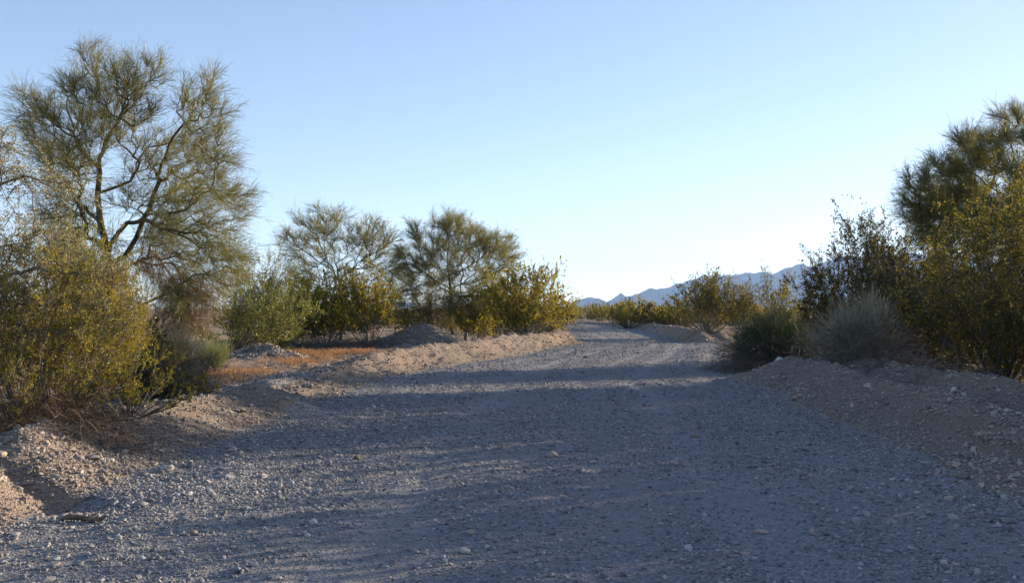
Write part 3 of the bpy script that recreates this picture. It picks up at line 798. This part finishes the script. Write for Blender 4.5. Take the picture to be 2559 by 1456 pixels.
# --- leafy shrubs
def shrub_parts(seed, H, R, stems, nbr, nleaf, leaf, lean=(0, 0), up=.9, stem_r=.011, low=.35, tuft=.12, sub_l=(.25, .55), fill=1.0, side=0):
    """creosote style: wand stems from one base, branchlets, leaves bunched near the tips. Returns stem MB, leaf MB."""
    rng = np.random.default_rng(seed)
    az = rng.uniform(0, 2 * math.pi, stems)
    rr = rng.uniform(0.05, 1, stems) ** .6
    tip = np.stack([np.cos(az) * rr * R + lean[0] * H, np.sin(az) * rr * R + lean[1] * H, H * (1 - .55 * rr ** 2.2) * rng.uniform(.68, 1.03, stems)], -1)
    base = np.stack([np.cos(az) * rr * .12 * R, np.sin(az) * rr * .12 * R, np.full(stems, -.06)], -1)
    k = 7
    t = np.linspace(0, 1, k)[None, :, None]
    P = base[:, None] + (tip - base)[:, None] * t
    out = tip - base; out[:, 2] = 0
    P = P + out[:, None] * (.22 * np.sin(np.pi * t)) * rng.uniform(-.4, 1, (stems, 1, 1)) + np.cumsum(rng.normal(size=P.shape) * .028 * H * .4, 1) * (t > 0)
    sm = MB()
    tubes(sm, P, stem_r * rng.uniform(.6, 1.3, (stems, 1)) * (1 - .8 * t[..., 0]), 5)
    tb = rng.uniform(low, 1, (stems, nbr)) ** .8
    p, tg = along(P, tb)
    p = p.reshape(-1, 3); tg = tg.reshape(-1, 3)
    od = p.copy(); od[:, 2] *= .3
    d = nrm(.7 * tg + .45 * nrm(od) + np.array([0, 0, up * .45]) + .55 * rng.normal(size=p.shape))
    L = rng.uniform(*sub_l, len(p)) * H / 2.4
    P2 = strand_paths(p, d, L, 5, rng, .12, .22)
    tubes(sm, P2, stem_r * .32 * np.array([1, .85, .7, .5, .3])[None] * np.ones((len(p), 1)), 3)
    tt = rng.uniform(.25, 1, (len(p), 3))
    p3, t3 = along(P2, tt)
    p3 = p3.reshape(-1, 3); t3 = t3.reshape(-1, 3)
    d3 = nrm(t3 + .7 * rng.normal(size=t3.shape) + np.array([0, 0, .25]))
    P3 = strand_paths(p3, d3, np.repeat(L, 3) * rng.uniform(.3, .6, len(p3)), 3, rng, .1, .15)
    ribbons(sm, P3, stem_r * .22 * np.array([1, .7, .4])[None] * np.ones((len(p3), 1)), rng)
    lm = MB()
    per = max(1, int(round(1.9 * nleaf / max(1, len(P3)))))
    dens = np.repeat(rng.uniform(.0, 1.3, len(P2)), 3) * rng.uniform(.4, 1.4, len(P3))
    tl = rng.uniform(.15, 1.05, (len(P3), per)); 
    c, tx = along(P3, np.clip(tl, 0, 1))
    keep = rng.uniform(0, 1, c.shape[:2]) < dens[:, None]
    c = c[keep]; tx = tx[keep]
    c = c + rng.normal(size=c.shape) * tuft * .11 * H / 2.4
    c[:, 2] = np.maximum(c[:, 2], .02)
    leaves(lm, c, leaf, rng, .5, tx)
    return sm, lm

def shrub(label, x, y, mat='creo', stem='stem', name='creosote_bush', cat='bush', group='creosote bushes', rot=0, **kw):
    sm, lm = shrub_parts(**kw)
    root = thing(name, label, cat, (x, y, hz(x, y)), group)
    root.rotation_euler = (0, 0, rot)
    sm.obj('stems', M[stem], root, True)
    lm.obj('foliage', M[mat], root)
    return root

def dome(label, x, y, mat, seed, H, R, n, w=.003, name='twiggy_bush', group='twiggy dome bushes', stem='stem_dark', upb=.35, leaf=None, leafmat=None, nsub=6, flat=1.0, grow=(.45, .8), lowmat=None, nsub2=0, lean=(0, 0)):
    """rounded bush of fine radiating twigs."""
    rng = np.random.default_rng(seed)
    root = thing(name, label, 'bush', (x, y, hz(x, y)), group)
    m = max(20, n // 14)
    u = runit(rng, m); u[:, 2] = np.abs(u[:, 2]) * flat
    tip = nrm(u) * np.array([R, R, H]) * rng.uniform(.3, .78, (m, 1)) + np.array([lean[0], lean[1], 0]) * .5
    o = rng.normal(size=(m, 3)) * np.array([.1 * R, .1 * R, 0])
    t = np.linspace(0, 1, 5)[None, :, None]
    P = o[:, None] + (tip - o)[:, None] * t + np.cumsum(rng.normal(size=(m, 5, 3)) * .03 * R, 1) * (t > 0)
    sm = MB(); tubes(sm, P, .010 * rng.uniform(.5, 1.4, (m, 1)) * (1 - .75 * t[..., 0]) * np.ones((m, 1)), 4)
    sm.obj('stems', M[stem], root, True)
    k = max(1, n // m)
    p, tg = along(P, rng.uniform(.35, 1, (m, k)))
    p = p.reshape(-1, 3); tg = tg.reshape(-1, 3)
    d = nrm(tg * .5 + nrm(p) * .6 + np.array([0, 0, upb]) + .5 * rng.normal(size=p.shape))
    mb = MB()
    sprays(mb, p, d, rng.uniform(*grow, len(p)) * (R + H) / 2 * .5, rng, nsub, .55, .05, w, nsub2)
    if leaf:
        c = p + d * rng.uniform(.1, .5, (len(p), 1)) * (R + H) / 2
        c = np.concatenate([c + rng.normal(size=c.shape) * .05 * R for _ in range(9)])
        leaves(mb, c, leaf, rng)
    mb.obj('twigs', M[mat], root)
    if lowmat:
        lo = MB()
        nn = n // 2
        a = rng.uniform(0, 2 * math.pi, nn); q = rng.uniform(.3, 1.05, nn)
        o2 = np.stack([np.cos(a) * q * R + lean[0], np.sin(a) * q * R + lean[1], rng.uniform(.02, .42, nn) * H], -1)
        sprays(lo, o2, nrm(o2 * .6 / R + rng.normal(size=o2.shape) * .8 - np.array([0, 0, .2])), rng.uniform(.2, .5, nn) * R, rng, 4, .8, -.1, w)
        lo.obj('dead_skirt', M[lowmat], root)
    return root

def tuft(label, x, y, seed, H, R, n, mat, basemat, name='grass_tuft', group='upright grassy tufts', w=.003):
    rng = np.random.default_rng(seed)
    root = thing(name, label, 'plant', (x, y, hz(x, y)), group)
    for part, mt, h, nn in (('blades', mat, 1.0, n), ('dry_base', basemat, .42, n // 3)):
        a = rng.uniform(0, 2 * math.pi, nn); q = rng.uniform(0, 1, nn) ** .6
        o = np.stack([np.cos(a) * q * R * .4, np.sin(a) * q * R * .4, np.full(nn, -.02)], -1)
        d = nrm(np.stack([np.cos(a) * q * R * .75, np.sin(a) * q * R * .75, H * np.ones(nn)], -1) + rng.normal(size=(nn, 3)) * .09 * H)
        mb = MB()
        sprays(mb, o, d, rng.uniform(.55, 1.05, nn) * H * h, rng, 4, .25, .0, w)
        mb.obj(part, M[mt], root)
    return root

def brush(label, x, y, seed, H, R, n, mat, name='dead_brush', group='dead brush on the ground', w=.004, ry=None):
    """tangle of dead twigs lying low."""
    rng = np.random.default_rng(seed)
    ry = ry or R
    a = rng.uniform(0, 2 * math.pi, n); q = np.sqrt(rng.uniform(0, 1, n))
    ox, oy = np.cos(a) * q * R, np.sin(a) * q * ry
    zg = height(ox + x, oy + y) - hz(x, y)
    o = np.stack([ox, oy, zg + rng.uniform(0, .5, n) * H * (1 - .6 * q)], -1)
    d = nrm(rng.normal(size=(n, 3)) * np.array([1, 1, .45]) + np.array([0, 0, .3]))
    mb = MB()
    sprays(mb, o, d, rng.uniform(.25, .8, n) * H * 1.3, rng, 4, .8, -.1, w)
    o = mb.obj(name, M[mat])
    o.location = (x, y, hz(x, y))
    return tag(o, label, 'dead brush', group)

# left foreground
NEAR = dict(leaf=.016)
shrub('yellow green creosote bush leaning over the left bank at the photo edge', px_x(70, 11.6), 11.6, seed=31, H=2.1, R=1.2, stems=50, nbr=17, nleaf=62000, leaf=.0115, low=.2, lean=(.05, -.02))
shrub('bright creosote bush between the edge bush and the straw coloured dome', px_x(205, 13.3), 13.3, seed=32, H=2.2, R=.6, stems=36, nbr=16, nleaf=42000, leaf=.0125, low=.2, lean=(.03, 0))
shrub('low creosote bush with branches hanging over the left bank', px_x(330, 12.3), 12.3, seed=33, H=.68, R=.85, stems=20, nbr=10, nleaf=9000, leaf=.0115, low=.3, up=.3, lean=(.25, -.1))
shrub('dense dark creosote bush behind the bright left bushes', px_x(140, 15.5), 15.5, mat='creo_shaded', seed=34, H=2.3, R=1.5, stems=44, nbr=15, nleaf=34000, leaf=.015, low=.15)
shrub('creosote bush below the trunk of the tallest palo verde', px_x(240, 17.5), 17.5, seed=35, H=2.2, R=.8, stems=34, nbr=14, nleaf=26000, leaf=.0155, low=.2)
brush('brown tangle of dead twigs under the edge creosote bush', px_x(120, 11.1), 11.1, 36, .55, 1.0, 700, 'brush', ry=.6, w=.003)
# grey olive tree reaching in from the left edge
def olive_tree():
    d0 = 12.0
    rng = np.random.default_rng(41)
    bx = -7.0
    base = np.array([bx, d0 + .4, hz(bx, d0 + .4)])
    limbs = [[(-230, 980, .4), (-150, 800, .3), (-70, 640, .2), (0, 460, .1), (60, 440, 0), (130, 445, -.1), (200, 480, -.2), (255, 520, -.3)],
             [(-70, 640, .2), (-40, 480, .5), (0, 400, .4), (35, 330, .4)], [(-150, 800, .3), (-20, 700, -.2), (100, 665, -.4), (230, 690, -.5), (330, 660, -.6)],
             [(-150, 800, .3), (0, 830, -.3), (120, 825, -.5), (230, 850, -.6), (330, 800, -.7)], [(-20, 700, -.2), (60, 600, 0), (130, 570, .1), (190, 600, .1)], [(-150, 860, .3), (0, 760, .2), (150, 760, .1), (300, 745, 0)],
             [(0, 460, .1), (30, 520, .1), (80, 560, .1)], [(120, 825, -.5), (200, 900, -.6), (260, 960, -.6)]]
    nodes, par, plen = [base - (0, 0, .1)], [-1], [0.]
    for limb in limbs:
        ch = [at(px, py, d0 + dd) for px, py, dd in limb]
        prev = int(np.argmin(np.linalg.norm(np.array(nodes) - ch[0], axis=1)))
        for a in ch:
            p0 = nodes[prev].copy(); m = max(1, int(np.linalg.norm(a - p0) / .18))
            for s in range(1, m + 1):
                pt = p0 + (a - p0) * s / m + (rng.normal(0, .025, 3) if s < m else 0)
                nodes.append(pt); par.append(prev); plen.append(plen[prev] + np.linalg.norm(pt - nodes[prev])); prev = len(nodes) - 1
    A = []
    for (px, py, rp, n) in ((10, 350, 30, 8), (0, 420, 40, 8), (60, 440, 30, 7), (130, 435, 34, 8), (190, 470, 40, 8), (60, 500, 40, 4), (20, 570, 50, 12), (90, 590, 45, 12), (170, 610, 45, 10), (60, 640, 60, 34), (150, 660, 60, 34),
                            (240, 660, 40, 20), (20, 720, 60, 30), (110, 740, 60, 30), (220, 740, 50, 22), (300, 690, 40, 16), (30, 820, 60, 24), (140, 830, 60, 22), (240, 830, 50, 16), (-80, 500, 60, 24), (-120, 620, 80, 30), (-100, 760, 80, 30), (-60, 400, 50, 20), (200, 900, 50, 12), (320, 780, 40, 10)):
        R = rp / F * d0
        A.append(at(px, py, d0 + rng.uniform(-.5, .7)) + runit(rng, n) * R * rng.uniform(.1, 1, (n, 1)) ** .5 * np.array([1, 1.5, 1]))
    nd, pr = bmst((nodes, par, plen), np.concatenate(A), .3)
    n = len(nd); cnt = np.zeros(n); hk = np.zeros(n, bool); hk[pr[pr >= 0]] = True; cnt[~hk] = 1
    for i in range(n - 1, 0, -1): cnt[pr[i]] += cnt[i]
    rad = np.clip(.004 * np.maximum(cnt, 1) ** .5, .003, .09)
    e = np.arange(1, n); a, b = nd[pr[e]], nd[e]
    t = np.linspace(0, 1, 4)[None, :, None]
    P = a[:, None] + (b - a)[:, None] * t + np.sin(np.pi * t) * rng.normal(size=(len(a), 1, 3)) * .02
    Rr = np.minimum(rad[pr[e]], rad[e] * 1.3)[:, None] * (1 - t[..., 0]) + rad[e][:, None] * t[..., 0]
    root = thing('olive_leaf_tree', 'grey olive small leafed tree reaching in from the left photo edge', 'tree', base)
    mb = MB(); tubes(mb, P - base, Rr, 6); mb.obj('trunk', M['stem'], root, True)
    fine = np.where(cnt[e] <= 6)[0]
    o = np.repeat(a[fine], 6, 0) + np.repeat((b - a)[fine], 6, 0) * rng.uniform(0, 1, (len(fine) * 6, 1))
    d = nrm(np.repeat(nrm(b - a)[fine], 6, 0) + .9 * rng.normal(size=o.shape))
    P2 = strand_paths(o - base, d, rng.uniform(.12, .32, len(o)), 4, rng, 0, .2)
    tm = MB(); tubes(tm, P2, .0022 * np.array([1, .8, .6, .4])[None] * np.ones((len(o), 1)), 3); tm.obj('twigs', M['stem'], root)
    c, tx = along(P2, rng.uniform(.1, 1, (len(o), 18)))
    c = c.reshape(-1, 3); tx = tx.reshape(-1, 3)
    lm = MB(); leaves(lm, c + rng.normal(size=c.shape) * .02, .0125, rng, .5, tx); lm.obj('crown', M['olive'], root)
olive_tree()

dome('straw coloured rounded bush beside the bright creosote bush', px_x(412, 16.8), 16.8, 'straw', 51, 1.35, .74, 2600, .0034, leaf=.012, stem='stem_dark', lowmat='dead', nsub=7)
tuft('upright green straw tuft beside the orange ground cover', px_x(531, 25.5), 25.5, 52, .72, .42, 420, 'grassy', 'straw')
tuft('wide green tuft with orange base behind the dark gravel heap', px_x(683, 38.5), 38.5, 53, .9, .95, 700, 'grassy', 'orange', w=.004)
shrub('feathery green shrub leaning right between tall tree and middle creosotes', px_x(575, 34), 34, mat='mesq', name='feathery_shrub', group='feathery shrubs', seed=54, H=3.1, R=1.5, stems=30, nbr=22, nleaf=22000, leaf=.026, lean=(.38, 0), low=.25, stem_r=.018, stem='stem_dark', sub_l=(.3, .7), tuft=.2)
shrub('low dark green shrub below the feathery leaning shrub', px_x(620, 36), 36, mat='mesq', name='feathery_shrub', group='feathery shrubs', seed=55, H=1.6, R=1.9, stems=30, nbr=14, nleaf=12000, leaf=.03, low=.15)
# middle creosotes
MID = dict(leaf=.042, stem_r=.013)
shrub('broad creosote bush at the left end of the middle row', px_x(715, 44), 44, seed=61, H=2.8, R=1.9, stems=54, nbr=15, nleaf=22000, low=.15, **MID)
shrub('upright creosote bush in the middle of the row under the rounded palo verde', px_x(815, 43), 43, seed=62, H=3.0, R=1.7, stems=48, nbr=15, nleaf=20000, low=.15, **MID)
shrub('open creosote bush with visible stems beside the pale gravel heap', px_x(925, 42), 42, seed=63, H=2.9, R=1.7, stems=36, nbr=15, nleaf=14000, low=.35, stem='stem_dark', **MID)
shrub('creosote bush filling the gap behind the middle row', px_x(760, 48), 48, mat='creo_shaded', seed=64, H=2.3, R=2.6, stems=40, nbr=12, nleaf=13000, low=.1, **MID)
shrub('dark creosote bush behind the tuft with the orange base', px_x(690, 50), 50, mat='creo_shaded', seed=65, H=2.4, R=2.4, stems=40, nbr=12, nleaf=13000, low=.1, **MID)
shrub('creosote bush beneath the right side of the fan shaped palo verde', px_x(1195, 46), 46, seed=66, H=2.1, R=1.1, stems=30, nbr=12, nleaf=8000, low=.2, **MID)
shrub('tall thin creosote bush between the fan shaped tree and the bank end bush', px_x(1245, 47), 47, seed=67, H=3.0, R=.95, stems=24, nbr=14, nleaf=7000, low=.4, **MID)
shrub('wide creosote bush with spiky top behind the end of the far left bank', px_x(1322, 44), 44, seed=68, H=3.0, R=2.0, stems=70, nbr=16, nleaf=30000, low=.15, **MID)
shrub('dark brush bush at the foot of the fan shaped palo verde', px_x(1060, 49), 49, mat='creo_shaded', seed=69, H=1.9, R=1.7, stems=34, nbr=12, nleaf=9000, low=.1, **MID)
brush('dead brown brush below the open creosote bush', px_x(850, 40.5), 40.5, 71, .75, 2.2, 700, 'dead', w=.006, ry=.8)
brush('low dead brush below the broad creosote bush', px_x(700, 41), 41, 72, .5, 1.3, 350, 'dead', w=.006, ry=.7)
brush('grey dead twigs on the ground beside the pale gravel heap', px_x(1110, 39), 39, 73, .35, .9, 220, 'dead', w=.006, ry=.5)
# right side
shrub('creosote bush with see through top where the road bends away', px_x(1770, 57), 57, mat='creo_half_shaded', seed=81, H=3.3, R=2.6, stems=60, nbr=15, nleaf=20000, leaf=.04, low=.35, stem_r=.014)
shrub('sparse tall creosote bush in front of the mountains, behind the green broom', px_x(1925, 59), 59, mat='creo_half_shaded', seed=82, H=3.7, R=2.6, stems=34, nbr=13, nleaf=9000, leaf=.04, low=.45, stem_r=.012)
shrub('small dark creosote bush at the left foot of the dark right bush', px_x(2065, 32), 32, mat='creo_shaded', seed=83, H=1.9, R=1.5, stems=34, nbr=12, nleaf=9000, leaf=.034, low=.2)
dome('dark green broom bush with grey dead skirt at the right road edge', px_x(1935, 27), 27, 'broom', 84, 1.62, 1.35, 2000, .0045, name='broom_bush', group='broom bushes', lowmat='dead', nsub=6, nsub2=2)
dome('tan dry bush behind the dark green broom bush', px_x(1895, 28.2), 28.2, 'straw', 85, 1.35, .9, 900, .004)
dome('pale grey green twiggy dome bush on the right bank', px_x(2160, 21.6), 21.6, 'greytwig', 86, 1.65, 1.15, 1900, .0042, nsub=5, lowmat='dead')
shrub('dark creosote bush with spiky top against the mountains', px_x(2180, 31), 31, mat='creo_shaded', seed=87, H=4.15, R=2.0, stems=70, nbr=18, nleaf=60000, leaf=.031, low=.03, fill=1)
shrub('large dark creosote bush with golden tips at the right photo edge', px_x(2500, 20), 20, mat='creo_half_shaded', seed=88, H=3.75, R=2.0, lean=(.08, 0), stems=84, nbr=20, nleaf=95000, leaf=.023, low=.02)
shrub('dark creosote bush between the grey dome and the large golden tipped bush', px_x(2340, 23.5), 23.5, mat='creo_shaded', seed=89, H=3.1, R=1.8, stems=70, nbr=18, nleaf=75000, leaf=.025, low=.0)
brush('pale dead twig tangle behind the right bank ridge', px_x(2420, 16.5), 16.5, 91, .55, 1.0, 320, 'dead', w=.0035, ry=.7)
brush('dead grey brush under the large golden tipped bush', px_x(2330, 19.3), 19.3, 92, .5, 1.3, 600, 'dead', w=.003, ry=.7)
brush('dead brush at the road edge below the broom bush', px_x(1850, 26), 26, 93, .6, .8, 420, 'dead', w=.003, ry=.8)
def far_shrubs():
    labels = ['thin pale shrub at the far left of the distant row', 'small creosote bush beside the far road', 'dense creosote bush in the middle of the distant row', 'golden low bush right of the distant row middle', 'low golden bush beside the bend creosote bush',
              'distant dark shrub at the foot of the first mountain peak', 'tiny distant shrub on the horizon left of the road', 'distant low shrub behind the golden bushes']
    spots = [(1440, 95, 2.6, 1.6, 'sparse'), (1500, 130, 2.3, 2.2, 'full'), (1570, 82, 2.05, 1.9, 'full'), (1625, 92, 1.8, 2.0, 'gold'), (1665, 78, 1.6, 1.6, 'gold'), (1545, 160, 2.4, 3.0, 'full'), (1470, 190, 2.5, 3.0, 'full'), (1640, 150, 2.3, 3.5, 'full')]
    for i, ((px, d, H, R, kd), lab) in enumerate(zip(spots, labels)):
        shrub(lab, px_x(px, d), d, mat={'gold': 'creo', 'full': 'creo', 'sparse': 'olive'}[kd], seed=200 + i, H=H, R=R, stems=16 if kd == 'sparse' else 40, nbr=10, nleaf=1200 if kd == 'sparse' else 6000, leaf=.06, low=.15, stem_r=.02, group='creosote bushes')
far_shrubs()

def far_scrub():
    rng = np.random.default_rng(500)
    protos = []
    for i, (mt, H, R) in enumerate((('creo', 2.0, 1.7), ('creo_shaded', 1.8, 1.9), ('creo', 2.5, 1.6), ('straw', 1.3, 1.4))):
        protos.append(shrub('small distant bush in the scrub along the horizon', px_x(1400 - 60 * i, 88 + 9 * i), 88 + 9 * i, mat=mt, seed=520 + i, H=H, R=R, stems=36, nbr=9, nleaf=4200, leaf=.07, low=.08, stem_r=.02, group='distant scrub bushes'))
    n = 0
    row = [(1405, 120), (1425, 150), (1450, 165), (1478, 150), (1505, 170), (1530, 140), (1556, 128), (1585, 112), (1612, 120), (1640, 104), (1668, 98), (1690, 110), (1720, 130), (1395, 90), (1600, 92), (1655, 84), (1700, 78)]
    while n < 150:
        d = 62 * (6.0 ** rng.uniform(0, 1)); px = rng.uniform(560, 2150)
        if n < len(row): px, d = row[n]
        x = px_x(px, d)
        if n >= len(row) and edge_l(np.array([d]))[0] - 1.5 < x < edge_r(np.array([d]))[0] + 1.5: continue
        p = protos[int(rng.integers(4))]
        c = p.copy(); COL.objects.link(c)
        c.location = (x, d, hz(x, d)); c.rotation_euler = (0, 0, rng.uniform(0, 6.28)); k = rng.uniform(.7, 1.15); c.scale = (k * 1.15, k * 1.15, k)
        for ch in p.children:
            q = ch.copy(); COL.objects.link(q); q.parent = c
        n += 1
far_scrub()

def contrails():
    m, N, L = new_mat('contrail_ice')
    t = N.new('ShaderNodeBsdfTransparent'); d = N.new('ShaderNodeBsdfTranslucent'); d.inputs['Color'].default_value = (.9, .9, .9, 1)
    no = N.new('ShaderNodeTexNoise'); no.inputs['Scale'].default_value = .0012; tc = N.new('ShaderNodeTexCoord'); L.new(tc.outputs['Object'], no.inputs['Vector'])
    mr = N.new('ShaderNodeMapRange'); mr.inputs[3].default_value = .03; mr.inputs[4].default_value = .30
    L.new(no.outputs['Fac'], mr.inputs[0])
    mx = N.new('ShaderNodeMixShader'); L.new(mr.outputs[0], mx.inputs[0]); L.new(t.outputs[0], mx.inputs[1]); L.new(d.outputs[0], mx.inputs[2])
    o = N.new('ShaderNodeOutputMaterial'); L.new(mx.outputs[0], o.inputs['Surface'])
    for (pa, pb, lab) in (((600, 562), (1250, 545), 'thin white contrail low in the sky above the middle palo verde trees'), ((1740, 613), (2260, 597), 'thin white contrail low in the sky over the mountains')):
        A, B = at(*pa, 30000.0), at(*pb, 30000.0)
        t_ = np.linspace(0, 1, 14)[:, None]
        P = A + (B - A) * t_ + np.array([0, 0, 30]) * np.sin(t_ * 3.1)
        ob = MB(); tubes(ob, (P - A)[None], (16 * np.sin(np.clip(t_[:, 0], .03, .97) * math.pi) ** .5)[None], 8)
        oo = ob.obj('contrail', m, None, True); oo.location = A
        tag(oo, lab, 'contrail', 'contrails')
contrails()

# trees and bushes beyond the right edge of the photograph, which shade the road
def shade_row():
    a = shrub('tall creosote bush beyond the right bank, outside the photo', 8.9, 13.8, mat='creo_shaded', seed=301, H=2.65, R=1.55, stems=54, nbr=16, nleaf=36000, leaf=.032, low=.05, group='bushes beyond the right bank')
    spots = [(9.6, 10.6, .95, 1.0), (8.9, 7.4, .92, 2.2), (11.0, 9.0, 1.0, 3.1), (12.0, 17.0, .9, .4), (8.8, 4.2, 1.0, 4.4), (11.2, 5.6, 1.05, 5.2), (9.4, 1.0, 1.0, 3.3), (14.0, 12.6, 1.0, 2.6), (10.5, 17.9, 1.05, 5.8), (8.7, 12.0, .85, 4.9), (14.0, 21.0, 1.0, 1.5), (9.5, -2.0, 1.0, 0.6), (13.2, 25.5, 1.0, 3.7)]
    for (x, y, s, r) in spots:
        c = a.copy(); COL.objects.link(c); c.location = (x, y, hz(x, y)); c.rotation_euler = (0, 0, r); c.scale = (s, s, s)
        c['label'] = 'tall creosote bush beyond the right bank, outside the photo'
        for ch in a.children:
            k = ch.copy(); COL.objects.link(k); k.parent = c
shade_row()

# orange dry ground cover
def ground_cover():
    rng = np.random.default_rng(400)
    n = 70000
    x = rng.uniform(-10, -3.0, n); y = rng.uniform(20.5, 38, n)
    dens = 1.0 * sstep(.0, .45, fbm(x * .45, y * .3, 3, 120) + .12 + .35 * fbm(x * 2.1, y * 1.6, 2, 125)) * sstep(2.2, 2.9, edge_l(y) - x) * (1 - sstep(8.2, 9.2, -x + (30 - y) * .08))
    for k in range(2): dens = dens * ~mound_mask(x, y, k)
    kp = rng.uniform(0, 1, n) < dens
    x, y = x[kp], y[kp]
    o = np.stack([x, y, height(x, y) - .005], -1)
    d = nrm(rng.normal(size=o.shape) * .6 + np.array([0, 0, .7]))
    mb = MB(); sprays(mb, o, d, rng.uniform(.05, .15, len(o)), rng, 3, .8, 0, .005)
    tag(mb.obj('dry_ground_cover', M['orange']), 'low orange dry ground cover on the sandy flat', None, None, 'stuff')
ground_cover()

def plant_litter():
    rng = np.random.default_rng(410)
    n = 16000
    y = rng.uniform(6.5, 40, n); sd = rng.integers(0, 2, n)
    off = rng.gamma(2.0, 1.5, n) + .6
    x = np.where(sd == 0, edge_l(y) - off, edge_r(y) + off)
    kp = rng.uniform(0, 1, n) < np.clip(.45 + 1.3 * fbm(x * .8, y * .8, 3, 140), .05, 1)
    x, y = x[kp], y[kp]
    o = np.stack([x, y, height(x, y) + .008], -1)
    d = nrm(rng.normal(size=o.shape) * np.array([1, 1, .22]) + np.array([0, 0, .06]))
    P = strand_paths(o, d, .05 + rng.gamma(1.3, .07, len(o)), 4, rng, -.05, .25)
    mb = MB(); ribbons(mb, P, .0035 * np.array([.7, 1, .9, .4])[None] * np.ones((len(o), 1)), rng)
    tag(mb.obj('plant_litter', M['dead']), 'dry twig litter lying on the banks and under the bushes', None, None, 'stuff')
plant_litter()

# old stump post by the far left bank
def post():
    x, y = px_x(1163, 40), 40.0
    root = thing('wooden_post', 'short dark weathered post below the fan shaped palo verde', 'post', (x, y, hz(x, y)))
    P = np.array([[[0, 0, -.1], [.01, 0, .2], [.0, .01, .45], [.02, .0, .62]]]); R = np.array([[.09, .085, .08, .07]])
    mb = MB(); tubes(mb, P, R, 9)
    mb.add([(P[0, -1] + (.07 * math.cos(i / 9 * 2 * math.pi), .07 * math.sin(i / 9 * 2 * math.pi), .012 * (i % 3))) for i in range(9)], [list(range(9))])
    mb.obj('post_shaft', M['wood'], root)
post()

# thin haze that turns the far range blue
def haze():
    m, N, L = new_mat('haze_air')
    v = N.new('ShaderNodeVolumePrincipled')
    v.inputs['Color'].default_value = (.36, .58, 1, 1)
    v.inputs['Density'].default_value = 6.6e-5
    v.inputs['Anisotropy'].default_value = .2
    o = N.new('ShaderNodeOutputMaterial'); L.new(v.outputs[0], o.inputs['Volume'])
    x0, x1, y0, y1, z0, z1 = -9300, 9300, -400, 11500, -16, 520
    V = [(x, y, z) for z in (z0, z1) for y in (y0, y1) for x in (x0, x1)]
    f = [(0, 2, 3, 1), (4, 5, 7, 6), (0, 1, 5, 4), (2, 6, 7, 3), (0, 4, 6, 2), (1, 3, 7, 5)]
    tag(MB().add(V, f).obj('haze', m), 'thin blue haze over the desert', None, None, 'stuff')
haze()
